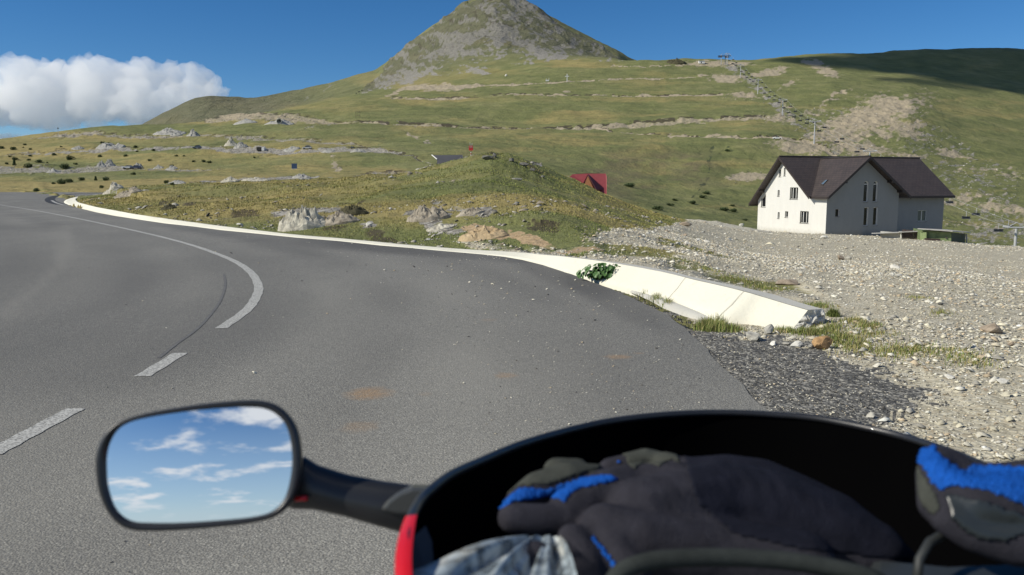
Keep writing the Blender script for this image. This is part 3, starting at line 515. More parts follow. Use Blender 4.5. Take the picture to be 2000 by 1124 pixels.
def wiggle(pts, step, amp, seed=0):
    out = []
    for a, b in zip(pts[:-1], pts[1:]):
        n = max(1, int((b-a).length/step))
        for i in range(n):
            p = a.lerp(b, i/n); t = (b-a).normalized(); nn = Vector((-t.y, t.x, 0))
            out.append(p+nn*float(fbm(np.array(p.x*2.2), np.array(p.y*2.2), 3, seed))*amp)
    return out+[pts[-1]]
re_w = [G(px, py) for px, py in RE]; re_w = wiggle(re_w[:12], .07, .035, 5)+re_w[12:]
re_w = [Vector((1.9, 3.2, 0)), Vector((2.1, -6, 0))][::-1]+re_w
left_w = [Vector((-14, 135, 0)), Vector((-70, 152, 0)), Vector((-140, 160, 0)), Vector((-230, 158, 0)), Vector((-230, 60, 0)), Vector((-60, 20, 0)), Vector((-12, -6, 0))]
def road_mesh():
    from mathutils.geometry import delaunay_2d_cdt
    poly = [Vector((p.x, p.y)) for p in re_w+left_w]; n = len(poly); pts = list(poly)
    P2 = np.array([(p.x, p.y) for p in poly])
    cand = []
    for r in geo(2.2, 150, 120):
        for t in np.linspace(-.75, .55, 150):
            cand.append((r*math.sin(t), r*math.cos(t)))
    c = np.array(cand); ok = inpoly(c[:, 0], c[:, 1], [tuple(q) for q in P2]); c = c[ok]; pts += [Vector(q) for q in c]
    vo, _, fo, _, _, _ = delaunay_2d_cdt(pts, [(i, (i+1) % n) for i in range(n)], [], 1, 1e-4)
    V = np.array([(q.x, q.y, 0.) for q in vo]); o = mesh('road', V, [tuple(f) for f in fo], M_ASPH)
    x, y = V[:, 0], V[:, 1]; px, py = pix(x, np.where(y > .5, y, .5), 0*x); wr = np.zeros((len(V), 4)); wr[:, 3] = 1
    wr[:, 0] = np.clip(sst(620, 900, py)*.75+ell(px, py, 920, 640, 330, 150, 0)*.35, 0, 1)
    wr[:, 0] = np.maximum(wr[:, 0], .55*np.exp(-((px-np.interp(py, [440,480,520,560,600], [125,128,118,75,20]))/14)**2)*(py > 440)*(py < 620))
    wr[:, 1] = np.clip(ell(px, py, 880, 490, 230, 14, 4)*.7+ell(px, py, 1090, 530, 110, 26, 22)*.6+ell(px, py, 1200, 585, 110, 26, 28)*.5+ell(px, py, 600, 470, 260, 12, 6)*.4+ell(px, py, 230, 640, 330, 120, -10)*.3, 0, 1)
    # skid mark along the inside of the bend
    sk = [(440,540),(439,560),(428,590),(405,620),(372,655),(330,685),(300,705)]
    for (x1, y1), (x2, y2) in zip(sk[:-1], sk[1:]):
        pass
    for cx, cyy, rx, ry in [(720,769,36,11),(987,734,20,5),(1215,696,30,5),(700,833,30,11),(1255,690,10,3)]: wr[:, 2] = np.maximum(wr[:, 2], ell(px, py, cx, cyy, rx, ry, -3))
    cl = smoothpts([G(*q) for q in [(-40,393),(60,410),(184,434),(310,462),(420,495),(491,534),(505,560),(480,608),(432,642),(352,690),(148,799),(-20,889)]], 6); cx_ = np.array([q.x for q in cl]); cy_ = np.array([q.y for q in cl]); D = np.hypot(x[:, None]-cx_, y[:, None]-cy_).min(1)
    tr2 = sum(a_*np.exp(-((D-c_)/w_)**2) for c_, w_, a_ in ((.9, .28, .55), (2.5, .35, .6), (1.7, .3, -.35), (3.6, .3, -.3))); br = np.clip(.6+1.2*fbm(x/2.2, y/2.2, 3, 151), 0, 1.2)
    wr[:, 0] = np.clip(wr[:, 0]+np.clip(tr2, 0, 1)*br*.7, 0, 1); wr[:, 1] = np.clip(wr[:, 1]+np.clip(-tr2, 0, 1)*br*.9, 0, 1)
    colattr(o.data, 'wear', wr); return tag(o, kind='structure')
road = road_mesh()
# painted centre line, dashes, skid mark
def paint_mat(col, name, a=.45, b_=.62):
    m, nt, b = newmat(name); L = nt.links; pos = geo_pos(nt); s = N(nt, 'ShaderNodeSeparateColor'); L.new(voro(nt, pos, 95), s.inputs[0])
    f = mrange(nt, M(nt, 'ADD', M(nt, 'MULTIPLY', s.outputs[0], .6), M(nt, 'MULTIPLY', noise(nt, pos, 40, 5, .7), .6)), a, b_, 0, 1)
    L.new(mixc(nt, f, (.16, .158, .15), col), b.inputs['Base Color']); b.inputs['Roughness'].default_value = .85; return m
M_LINE = paint_mat((.47, .47, .44), 'worn_white_paint', .32, .68); M_SKID = paint_mat((.085, .085, .085), 'rubber_mark', .35, .8)
def strip(name, pts, hw, z, mat, parent):
    pts = smoothpts([G(*p) for p in pts], 8); v = []
    for i, p in enumerate(pts):
        t = (pts[min(i+1, len(pts)-1)]-pts[max(i-1, 0)]).normalized(); n = Vector((-t.y, t.x, 0)); h = hw*(1+.08*math.sin(i*1.7))
        v += [p+n*h+Vector((0, 0, z)), p-n*h+Vector((0, 0, z))]
    return mesh(name, v, [(2*i, 2*i+1, 2*i+3, 2*i+2) for i in range(len(pts)-1)], mat, parent)
strip('centre_line', [(-40,393),(0,400.5),(60,410),(120,421),(184,434),(247,447.5),(310,462),(370,478),(420,495),(462,513),(491,534),(505,560),(499,583),(480,608),(432,642)], .062, .004, M_LINE, road)
strip('centre_line', [(352,690.5),(278,736)], .062, .004, M_LINE, road)
strip('centre_line', [(148,799),(60,846),(-20,889)], .062, .004, M_LINE, road)
strip('skid_mark', [(437,536),(440,556),(430,588),(405,622),(380,647),(345,672),(310,700)], .018, .0035, M_SKID, road)
tag(road.children[3], 'thin dark rubber skid mark beside the white line')
# dark asphalt lip and gutter at the far hairpin
strip('gutter_edge', [(205,377.2),(180,378),(150,379.2),(128,381),(108,384),(99,387.5),(98,392),(106,396.5),(122,400)], .42, .006, simple('fresh_tar', (.022, .022, .024), .8), road)
strip('gutter_edge', [(101,392),(109,396.5),(124,400.5),(136,401)], .10, .010, M_LINE, road)
# ------------------------------------------------------------------ kerb
def kerb_mat(name, col, dirty):
    m, nt, b = newmat(name); L = nt.links; pos = geo_pos(nt)
    c = mixc(nt, mrange(nt, noise(nt, pos, 1.7, 8, .65), .45, .75, 0, .35), col, tuple(x*.86 for x in col))
    c = mixc(nt, mrange(nt, noise(nt, vscale(nt, pos, (7, 7, 1.2)), 1.0, 6, .7), .58, .72, 0, dirty), c, (.34, .33, .29))
    c = mixc(nt, mrange(nt, noise(nt, pos, 24, 5, .7), .66, .72, 0, dirty*1.2), c, (.22, .21, .19))
    L.new(c, b.inputs['Base Color']); b.inputs['Roughness'].default_value = .85; b.inputs['Specular IOR Level'].default_value = .3
    bp = N(nt, 'ShaderNodeBump', i_Strength=.35, i_Distance=.02); L.new(noise(nt, pos, 30, 7, .7), bp.inputs['Height']); L.new(bp.outputs[0], b.inputs['Normal']); return m
M_KW = kerb_mat('lime_painted_concrete', (.70, .68, .575), .25); M_KG = kerb_mat('bare_concrete', (.52, .51, .46), .6)
kr = empty('kerb', G(1300, 580), 'long white painted concrete kerb with a broken grey end beside the tarmac', 'kerb')
off = kr.location
def loft(name, rows, mat, parent, org, smooth=True, closed=False, nz=0):
    v = [p-org for r in rows for p in r]; n = len(rows[0]); f = []
    for i in range(len(rows)-1):
        for k_ in range(n-1): f.append((i*n+k_, i*n+k_+1, (i+1)*n+k_+1, (i+1)*n+k_))
        if closed: f.append((i*n+n-1, i*n, (i+1)*n, (i+1)*n+n-1))
    if nz:
        for q in v:
            w_ = q+org; q += Vector((0, 0, float(fbm(np.array(w_.x*1.1), np.array(w_.y*1.1), 3, 9))*nz))
    o = mesh(name, v, f, mat, parent, smooth); bm = bmesh.new(); bm.from_mesh(o.data); bmesh.ops.recalc_face_normals(bm, faces=bm.faces); bm.to_mesh(o.data); bm.free(); return o
mid = [[b+(t-b)*f_ for b, t in zip(kb, kt)] for f_ in (0, .25, .5, .75, 1)]
low = [b+Vector((0, 0, -.25)) for b in kb]
loft('painted_face', [low]+mid, M_KW, kr, off, nz=.006)
loft('concrete_top', [[p+Vector((0,0,.002)) for p in kt], kk_, kd_], M_KG, kr, off, smooth=False)
# rough broken end
ev = []; ring = [(1545,648),(1556,630),(1567,616),(1578,605.5),(1592,604),(1608,604),(1612,612),(1611,624),(1598,638),(1575,652),(1556,662)]
y0 = kb[0].y
ring3 = [kb[0].lerp(kt[0], f_) for f_ in (0, .33, .66, 1)] + [kt[0].lerp(kk_[0], .5), kk_[0]] + [kk_[0]+Vector((.03, .02, -.06)), kk_[0]+Vector((.03, .02, -.16)), kk_[0]+Vector((-.05, -.03, -.27)), kb[0]+Vector((.12, -.02, -.07)), kb[0]+Vector((.02, 0, -.12))]
cen = sum(ring3, Vector())/len(ring3); ev = []; rings_e = []
for s_ in (1, .8, .6, .4, .2):
    row = []
    for i in range(len(ring3)):
        for j in range(4):
            p = ring3[i].lerp(ring3[(i+1) % len(ring3)], j/4); q = cen+(p-cen)*s_
            if s_ < 1: q = q + Vector((.35, -.9, 0))*(float(fbm(np.array(q.z*30), np.array(q.x*30), 3, 4))*.07 + .015)
            row.append(q)
    rings_e.append(row)
rings_e.append([cen+Vector((.02, -.03, 0))]*len(rings_e[0]))
def rough_mat(name, a, b2, scale=14, bump=.8):
    m, nt, b = newmat(name); L = nt.links; pos = geo_pos(nt); f = noise(nt, pos, scale, 8, .72)
    L.new(ramp(nt, f, [(.3, a), (.62, b2), (.8, tuple(min(1, x*1.25) for x in b2))]), b.inputs['Base Color']); b.inputs['Roughness'].default_value = .92; b.inputs['Specular IOR Level'].default_value = .25
    bp = N(nt, 'ShaderNodeBump', i_Strength=bump, i_Distance=.03); L.new(noise(nt, pos, scale*1.6, 8, .7), bp.inputs['Height']); L.new(bp.outputs[0], b.inputs['Normal']); return m
M_BRK = rough_mat('broken_concrete', (.34, .335, .31), (.70, .69, .64), 26, .6)
loft('broken_end', rings_e, M_BRK, kr, off, smooth=False, closed=True)
# thin casting joints across the face
for i in (26, 15, 40):
    if i < len(kb):
        n_ = (kt[i]-kb[i]); t_ = (kb[i+1]-kb[i]).normalized(); up = n_.cross(t_).normalized(); up = up if up.z > 0 else -up
        q = [kb[i].lerp(kt[i], f_)+up*.006+t_*(.008*math.sin(f_*9)) for f_ in np.linspace(0.02, .99, 7)]
        v = [p-off for q_ in q for p in (q_-t_*.0035, q_+t_*.0035)]; mesh('casting_joint', v, [(2*k_, 2*k_+1, 2*k_+3, 2*k_+2) for k_ in range(6)], simple('joint_dirt', (.34, .32, .27), .9) if i == 26 else bpy.data.materials['joint_dirt'], kr)
# concrete footing that shows under the kerb
ft = [(1235,566,-.02),(1275,577,-.03),(1315,588.5,-.04),(1355,603,-.05),(1382,616,-.07),(1393,623,-.09)]; fb = [(1230,571,-.05),(1262,585,-.07),(1296,603,-.10),(1325,620,-.13),(1350,633,-.16),(1372,634,-.16)]
fm = [(1232,569,-.03),(1270,581,-.035),(1305,596,-.045),(1340,611,-.055),(1368,622,-.075),(1386,627,-.095)]
loft('footing', [sub([G(*p) for p in q], 4) for q in (ft, fm, fb)], M_KG, kr, off, nz=.015)

# ------------------------------------------------------------------ stones
def rock_mesh(seed, sub_=2, sharp=.32, flat=.7):
    r = random.Random(seed); bm = bmesh.new(); bmesh.ops.create_icosphere(bm, subdivisions=sub_, radius=1)
    pl = [(Vector((r.gauss(0, 1), r.gauss(0, 1), r.gauss(0, 1))).normalized(), r.uniform(.42, .85)) for _ in range(12)]
    sx, sy = r.uniform(.8, 1.25), r.uniform(.7, 1.05)
    for v in bm.verts:
        for n, d in pl:
            e = v.co.dot(n)-d
            if e > 0: v.co -= n*e*.92
        c = v.co; k_ = 1+sharp*.35*float(fbm(np.array(c.x*2.3+seed*7.1), np.array(c.y*2.3+c.z*3.1), 3, seed)); v.co = Vector((c.x*k_*sx, c.y*k_*sy, c.z*k_*flat))
    me = bpy.data.meshes.new('stone'); bm.to_mesh(me); bm.free(); return me
M_STONE = rough_mat('grey_stone', (.20, .19, .165), (.46, .445, .39), 9, .5); M_WST = rough_mat('white_stone', (.40, .385, .34), (.70, .68, .61), 9, .4)
M_OST = rough_mat('ochre_stone', (.22, .13, .065), (.52, .33, .16), 9, .7); M_DST = rough_mat('dark_stone', (.07, .068, .06), (.20, .195, .17), 4, .8)
M_BST = rough_mat('brown_stone', (.16, .125, .09), (.40, .33, .25), 9, .5)
RM = {}
def stone_me(seed, mat, sub_=2, flat=.7):
    k_ = (seed, mat.name, sub_, flat)
    if k_ not in RM: me = rock_mesh(seed, sub_, flat=flat); me.materials.append(mat); RM[k_] = me
    return RM[k_]
def stone(px, py, wpx, mat, label, flat=.7, seed=0, rz=0, sink=.25, name='stone', cat='stone', group=None, ratio=1.0, p=None):
    p = p or hit(px, py); s = wpx/F*p.y/2; me = stone_me(seed, mat, 3 if wpx > 14 else 2, flat); o = link(bpy.data.objects.new(name, me))
    o.location = p+Vector((0, 0, s*flat*(1-2*sink)*.9)); o.scale = (s, s*ratio, s); o.rotation_euler = (0, 0, rz); return tag(o, label, cat, group)
stone(1606,681,40,M_OST,'orange brown angular rock beside the black chippings, near the kerb end',.85,3,.4,.12)
stone(1472,664,46,M_STONE,'large smooth grey stone right under the broken end of the kerb',.55,5,.2,.2)
stone(1503,652,34,M_STONE,'grey stone leaning on the white kerb face just before its broken end',.75,6,1.0,.2)
stone(1556,677,32,M_WST,'flat pale stone lying left of the orange rock',.45,7,.3,.2)
stone(1536,674,20,M_STONE,'small grey stone between the flat pale stone and the large smooth one',.5,8,.3,.2)
stone(1511,674,22,M_WST,'small whitish stone touching the edge of the black chippings',.5,9,.9,.2)
stone(1582,680,18,M_STONE,'small grey stone touching the left foot of the orange rock',.6,10,.9,.2)
stone(1534,556,56,M_BST,'long flat slab of tan stone lying on the gravel beyond the kerb',.26,11,.35,.15)
stone(1641,508,15,M_BST,'rounded tan boulder alone in the middle of the gravel lot',.8,12,.1,.12)
stone(1341,479,16,M_WST,'right one of two white stones side by side on the gravel beyond the kerb',.62,13,.1,.15)
stone(1325,479,12,M_WST,'left one of two white stones side by side on the gravel beyond the kerb',.8,14,.6,.15)
stone(1671,458,10,M_WST,'round white boulder in front of the house at the middle of its gable wall',.9,15,.1,.1)
stone(1448,443,9,M_WST,'white boulder at the lot edge left of the white house',.9,16,.1,.1)
stone(1609,466,15,M_WST,'wide pale stone on the rubble below the near corner of the house',.5,17,.1,.15)
stone(1423,470,16,M_WST,'pale angular stone on the rubble ridge left of the house',.5,18,.5,.15)
stone(1340,442,26,M_BST,'tan boulder half sunk where the green hillock meets the gravel',.5,19,.2,.25)
stone(470,441,15,M_WST,'single pale stone in the grass behind the kerb, left of the rubble heap',.55,20,.2,.2)
stone(322,421,10,M_WST,'pale stone in the grass above the far end of the kerb',.6,21,.2,.2)
stone(1010,352,18,M_STONE,'flat grey stone on the upper right side of the green hillock',.4,22,-.3,.2)
stone(836,470,16,M_WST,'flat pale stone in the grass near the kerb below the middle of the hillock',.4,23,.2,.2)
stone(720,443,18,M_WST,'jagged pale stone right of the rubble heap',.6,24,.2,.2)
stone(1108,638,8,M_BST,'small pebble lying on the asphalt below the leafy plant',.6,25,.2,.1,name='pebble',cat='pebble')
stone(1208,622,9,M_BST,'tan pebble lying on the asphalt near its crumbling right edge',.6,26,.7,.1,name='pebble',cat='pebble')
stone(1033,803,9,M_DST,'dark chip of tar lying on the asphalt in front of the motorcycle',.6,27,.7,.1,name='pebble',cat='pebble')
stone(1093,792,6,M_DST,'dark chip of tar right of the larger one on the asphalt',.6,28,.7,.1,name='pebble',cat='pebble')
# outcrop on the hillock
for i, (px, py, w_, fl, lab) in enumerate([(952,308,22,.7,'dark angular rock topmost on the green hillock'),(966,303,14,.9,'pointed dark rock behind the topmost rock of the hillock'),(1000,312,20,.5,'dark rock right of the topmost rock on the hillock'),(1022,321,22,.5,'dark rock stepping down the right shoulder of the hillock'),(1040,331,18,.5,'lower dark rock on the right shoulder of the hillock'),(1060,343,14,.5,'lowest dark rock on the right shoulder of the hillock')]):
    stone(px, py+3, w_, M_DST, lab, fl, 31+i, .3*i, .25, name='rock', cat='rock', group='dark rocks of the outcrop on the hillock', p=hit(px, py+4))
# heaps of rubble: lumpy mound plus its own stones in one mesh
def heap(px, py, wpx, hpx, mat, label, group=None, cat='rubble heap', name='rubble_heap', n=90, seed=1, Y=None, peak=1.0, ss=.09, dpt=.6):
    r = random.Random(seed); p = hit(px, py) if Y is None else P(px, py, Y); p.z = float(tz(p.x, p.y)); R = wpx/F*p.y/2; H = hpx/F*p.y; V = []; Fs = []
    nr, na = 12, 40
    def hgt(u, t):
        e = 1+.35*float(fbm(np.array(math.cos(t)*1.4+seed*9), np.array(math.sin(t)*1.4), 3, seed)); q = u/e
        return max(0, 1-q)**peak*H*(1+.75*float(fbm(np.array(u*math.cos(t)*4+seed), np.array(u*math.sin(t)*4), 4, seed+3, .7)))
    for i in range(nr+1):
        for j in range(na):
            u = i/nr; t = 2*math.pi*j/na; x, y = u*R*math.cos(t), u*R*dpt*math.sin(t); V.append((x, y, float(tz(p.x+x, p.y+y))-p.z+hgt(u, t)-(.15*H+.1 if i == nr else 0)))
    for i in range(nr):
        for j in range(na): Fs.append((i*na+j, (i+1)*na+j, (i+1)*na+(j+1) % na, i*na+(j+1) % na))
    b = len(V)
    for q in range(n):
        u, t = math.sqrt(r.random())*1.05, r.random()*2*math.pi; x, y = u*R*math.cos(t), u*R*dpt*math.sin(t); z = float(tz(p.x+x, p.y+y))-p.z+hgt(min(u, 1), t)
        s = R*ss*r.uniform(.4, 1.5)*(1.5 if r.random() < .1 else 1); me = [(a*r.uniform(.6, 1.2), b_*r.uniform(.6, 1.2), c*r.uniform(.4, .9)) for a, b_, c in ((1,0,0),(0,1,0),(-1,0,0),(0,-1,0),(0,0,1),(0,0,-.6),(.7,.7,.4),(-.7,.6,.4))]
        m3 = Matrix.Rotation(r.random()*6.3, 3, 'Z') @ Matrix.Rotation(r.uniform(-.5, .5), 3, 'X'); b = len(V)
        V += [tuple(Vector((x, y, z)) + m3 @ Vector(c)*s) for c in me]; Fs += [(b+i for i in f) for f in ((0,6,4),(6,1,4),(1,7,4),(7,2,4),(2,3,4),(3,0,4),(0,5,6),(6,5,1),(1,5,7),(7,5,2),(2,5,3),(3,5,0))]
    o = mesh(name, V, [tuple(f) for f in Fs], mat); o.location = p; return tag(o, label, cat, group)
M_RUB = rough_mat('pale_rubble', (.26, .24, .195), (.56, .53, .44), 5, 1); M_RUB2 = rough_mat('earthy_rubble', (.15, .125, .095), (.42, .375, .30), 4, 1); M_GRV = rough_mat('grey_gravel_heap', (.24, .235, .215), (.42, .41, .375), 1.2, 1)
M_ORD = rough_mat('orange_earth', (.32, .23, .13), (.54, .42, .26), 3, .8); M_DRK = rough_mat('dark_turf_clod', (.03, .03, .02), (.11, .10, .055), 3, 1)
heap(592,446,100,40,M_RUB,'big pale rubble heap in the grass just behind the kerb',n=900,seed=3,peak=.75,ss=.045)
heap(662,436,90,22,M_RUB2,'brownish rubble heap right behind the big pale one',n=500,seed=4,peak=.8,ss=.04)
heap(690,418,60,16,M_DRK,'dark clod of turf and earth above the brownish rubble heap',name='turf_clod',cat='earth heap',n=40,seed=5,peak=.6)
heap(838,430,92,26,M_RUB2,'stony rubble heap on the lower slope of the hillock',n=700,seed=6,peak=.7,ss=.045)
heap(918,418,60,12,M_RUB2,'low reddish rubble heap above the orange earth heap',n=300,seed=7,peak=.7,ss=.05)
heap(945,464,110,17,M_ORD,'long orange earth heap at the left end of the gravel lot',name='earth_heap',cat='earth heap',n=500,seed=8,peak=.55,ss=.022)
heap(860,448,60,8,M_RUB,'low scatter of pale stones left of the orange earth heap',n=500,seed=9,peak=.5,ss=.04)
heap(222,372,46,11,M_RUB,'pale rocky heap on the grass nose inside the far hairpin, nearest the road',n=300,seed=10,peak=.7,ss=.09,Y=78)
heap(252,384,60,13,M_RUB2,'low stony heap with grass patches, right of the first one on the far grass nose',n=300,seed=11,peak=.7,ss=.06)
heap(330,409,34,9,M_DRK,'dark tussock bank above the far kerb',name='turf_clod',cat='earth heap',n=20,seed=12,peak=.6)
heap(1420,449,180,6,M_RUB,'long low ridge of rubble along the far edge of the gravel lot',n=1500,seed=13,peak=.6,ss=.014,Y=88,dpt=.25)
FARH = [(378,267,30,12,1),(213,326,30,13,2),(196,327,24,12,6),(330,262,66,9,3),(215,291,60,10,4),(152,292,26,6,5),(345,266,26,6,8),(452,285,30,14,9),(470,288,28,9,10),(268,328,24,9,12),(310,330,22,6,13),(335,331,24,6,14),(105,336,32,6,15),(545,241,60,7,16),(480,240,50,6,17),(345,359,40,6,18),(450,355,40,8,19),(500,354,60,6,20),(590,349,40,8,22),(700,297,34,6,23),(640,297,30,5,24),(570,293,34,6,25)]
FL = ['cone shaped heap of fine gravel on the skyline track, sharpest of all','large grey gravel heap right above the lower left track','smaller gravel heap just right of the large grey one','long grey spoil heap on the upper left track','wide pale spoil heap on the middle left track','small pale spoil heap left of the wide one','low spoil heap between the long heap and the cone','steep brown heap at the bend of the middle track','grey stone heap right of the steep brown heap','pale heap behind the two parked cars','low heap just right of the parked cars','lowest pale heap at the right end of the lower left track','flat grey heap on the left of the lower track','wide grey spoil bank around the concrete pipe','wide grey spoil bank left of the concrete pipe','flat pale heap beside two round bushes','rubble heap with a red brown boulder','long thin bank of pale stones in the ochre field','flat stone heap below the blue sign','stone bank at the right end of the middle track','stone bank right of the white car','stone bank left of the white car']
for (px, py, w_, h_, sd), lab in zip(FARH, FL): heap(px, py, w_, h_, M_GRV if sd not in (9, 20, 19) else M_RUB, lab, 'heaps along the left hillside tracks', cat='gravel heap', name='gravel_heap', n=40, seed=40+sd, peak=1.0 if sd in (1, 2, 6, 9) else .7, ss=.07)
# ------------------------------------------------------------------ house
HB = P(1612, 456, 95); al = math.radians(17); hu = Vector((math.cos(al), math.sin(al), 0)); hv = Vector((-math.sin(al), math.cos(al), 0)); hz = Vector((0, 0, 1))
house = empty('house', HB, 'large white two storey house with dark brown roofs on the gravel lot', 'house')
def H(u, v, z): return hu*u+hv*v+hz*z        # local to the empty (not rotated)
Wd, ww, Lm, rec = 13.7, 10.1, 19.8, 3.0
zr, zw, ze_f, ze_b = 9.04, 8.81, 4.2, 3.05
M_PL = None
def plaster():
    m, nt, b = newmat('white_render'); L = nt.links; pos = geo_pos(nt)
    c = mixc(nt, mrange(nt, noise(nt, vscale(nt, pos, (1.2, 1.2, .35)), 1, 7, .65), .4, .75, 0, .5), (.68, .675, .64), (.58, .575, .54))
    c = mixc(nt, mrange(nt, noise(nt, pos, 3, 6, .7), .55, .8, 0, .25), c, (.46, .45, .41))
    sp = N(nt, 'ShaderNodeSeparateXYZ'); L.new(pos, sp.inputs[0]); dz = M(nt, 'ADD', sp.outputs[2], M(nt, 'MULTIPLY', noise(nt, pos, 2, 6, .7), 1.0))
    c = mixc(nt, mrange(nt, dz, -3.4+.0, -4.0, 0, .5), c, (.36, .345, .29))
    L.new(c, b.inputs['Base Color']); b.inputs['Roughness'].default_value = .9
    bp = N(nt, 'ShaderNodeBump', i_Strength=.25, i_Distance=.05); L.new(noise(nt, pos, 6, 6, .7), bp.inputs['Height']); L.new(bp.outputs[0], b.inputs['Normal']); return m
M_PL = plaster()
def plaster_shaded():  # white render darkened: the shade on the fronts is put into its colour
    m = M_PL.copy(); m.name = 'shaded_render'; n = m.node_tree
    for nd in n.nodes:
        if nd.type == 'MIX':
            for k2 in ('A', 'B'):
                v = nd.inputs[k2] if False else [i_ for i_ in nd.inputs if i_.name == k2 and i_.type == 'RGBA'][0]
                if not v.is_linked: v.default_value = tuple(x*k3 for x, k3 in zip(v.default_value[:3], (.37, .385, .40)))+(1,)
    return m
def rooftile():
    m, nt, b = newmat('brown_roof_tiles'); L = nt.links; tc_ = N(nt, 'ShaderNodeTexCoord'); uv = tc_.outputs['UV']
    br = N(nt, 'ShaderNodeTexBrick', i_Scale=1.0); br.inputs['Color1'].default_value = (.052, .041, .037, 1); br.inputs['Color2'].default_value = (.068, .052, .046, 1); br.inputs['Mortar'].default_value = (.022, .018, .017, 1)
    br.inputs['Mortar Size'].default_value = .025; br.inputs['Brick Width'].default_value = .55; br.inputs['Row Height'].default_value = .36; L.new(uv, br.inputs['Vector'])
    c = mixc(nt, mrange(nt, noise(nt, geo_pos(nt), .6, 6, .6), .4, .7, 0, .3), br.outputs['Color'], (.085, .068, .06)); L.new(c, b.inputs['Base Color']); b.inputs['Roughness'].default_value = .55
    wv = N(nt, 'ShaderNodeTexWave', wave_type='BANDS', bands_direction='Y', wave_profile='SAW', i_Scale=.44); L.new(uv, wv.inputs['Vector'])
    bp = N(nt, 'ShaderNodeBump', i_Strength=.5, i_Distance=.06); L.new(M(nt, 'ADD', M(nt, 'MULTIPLY', br.outputs['Fac'], -.4), wv.outputs['Fac']), bp.inputs['Height']); L.new(bp.outputs[0], b.inputs['Normal']); return m
M_RF = rooftile(); M_FAS = simple('dark_fascia', (.035, .026, .023), .6)
sl_f = (zr-ze_f)/6.2; sl_b = (zr-ze_b)/6.2; vr = 8.35   # ridge at v = 8.35
bz = -.9
def fz(v): return zr-(vr-v)*sl_f-.30 if v < vr else zr-(v-vr)*sl_b-.30
c_w = ww/2
sl_wl = (zw-ze_f)/(c_w+.5); sl_wr = (zw-ze_f)/(c_w+1.0)
def wz(u): return zw-(c_w-u)*sl_wl-.3 if u < c_w else zw-(u-c_w)*sl_wr-.3
# solid plan prisms, windows cut by boolean
main = MB(); prof = [(rec, bz), (rec, fz(rec)), (vr, zr-.3), (Wd, fz(Wd)), (Wd, bz)]
main.prism([H(0, v, z) for v, z in prof], hu*Lm)
wing = MB(); zc_ = min(wz(0), 4.3)
wing.prism([H(0.003, 0, bz), H(ww, 0, bz), H(ww, 0, wz(ww)), H(c_w, 0, zw-.3), H(0.003, 0, wz(0))], hv*(rec+4.0))
NA, NF = -hu, -hv    # outward normals of the end wall and the fronts
def zp(x, y): return (x/3.5714+1440, y/3.5714+280)
WIN = [ # zoom px rect x0,y0,x1,y1, wall, style
 (436,476,499,556,'A','wide','wide window on the ground floor of the sunlit wall'),(366,309,425,390,'A','wide','wide upper floor window on the sunlit wall'),(332,476,355,517,'A','small',None),(281,482,296,525,'A','small',None),(281,328,296,370,'A','small',None),
 (290,172,307,234,'A','tall',None),(324,172,338,228,'A','tall',None),(166,352,200,444,'A','slant',None),
 (683,461,711,512,'F','small','small lone window on the shaded gable wall'),(878,266,916,409,'F','arch','left tall arched window on the gable wall'),(943,266,981,409,'F','arch','right tall arched window on the gable wall'),(879,448,916,576,'F','tall','left tall ground floor window on the gable wall'),(944,448,981,574,'F','tall','right tall ground floor window on the gable wall'),
 (1257,469,1324,546,'R','wide','window with a pale curtain on the recessed wall')]
PL = {'A': (HB, NA), 'F': (HB, NF), 'R': (HB+hv*rec, NF)}
M_REV = simple('window_frame_white', (.62, .62, .58), .5); M_DKF = simple('window_frame_dark', (.07, .06, .055), .5)
def glassmat(name, col):
    m, nt, b = newmat(name); b.inputs['Base Color'].default_value = (*col, 1); b.inputs['Roughness'].default_value = .06; b.inputs['Specular IOR Level'].default_value = .6; return m
M_GL = glassmat('dark_window_glass', (.012, .013, .017)); M_GL2 = glassmat('curtained_glass', (.10, .13, .13))
cut = MB(); wdefs = []
for x0, y0, x1, y1, wl_, st, lab in WIN:
    p0, n = PL[wl_]; a = on_plane(*zp(x0, y1), p0, n)-HB; c = on_plane(*zp(x1, y0), p0, n)-HB; tdir = hu if wl_ != 'A' else -hv
    wid = (c-a).dot(tdir); hgt_ = c.z-a.z; o_ = a
    if wl_ == 'A': wid = abs(wid)
    if wid < 0: wid = -wid
    shape = [(0, 0), (wid, 0), (wid, hgt_), (0, hgt_)]
    if st == 'arch': shape = [(0, 0), (wid, 0), (wid, hgt_-wid/2)]+[(wid/2+wid/2*math.cos(t), hgt_-wid/2+wid/2*math.sin(t)) for t in np.linspace(.25, math.pi-.25, 8)]+[(0, hgt_-wid/2)]
    if st == 'slant': shape = [(0, 0), (wid, 0), (wid, hgt_), (0, hgt_*.62)]
    if wl_ == 'A' and st == 'tall' and x0 < 300: shape = [(0, 0), (wid, 0), (wid, hgt_), (0, hgt_*.8)]
    def tow(q, dep, o_=o_, tdir=tdir, n=n): return o_+tdir*q[0]+hz*q[1]-n*dep
    cut.prism([tow(q, -.3) for q in shape], -n*.55); wdefs.append((shape, tow, st, lab, wl_, wid, hgt_))
def boolcut(o, cutter):
    mod = o.modifiers.new('c', 'BOOLEAN'); mod.operation = 'DIFFERENCE'; mod.object = cutter; mod.solver = 'EXACT'
    bpy.context.view_layer.update(); dg = bpy.context.evaluated_depsgraph_get(); me = bpy.data.meshes.new_from_object(o.evaluated_get(dg)); o.modifiers.remove(mod); o.data = me
cuto = cut.build('cutter', None); cuto.location = HB
main_o = main.build('wall', M_PL, house); wing_o = wing.build('wall', M_PL, house)
bpy.context.view_layer.update(); boolcut(main_o, cuto); boolcut(wing_o, cuto); bpy.data.objects.remove(cuto)
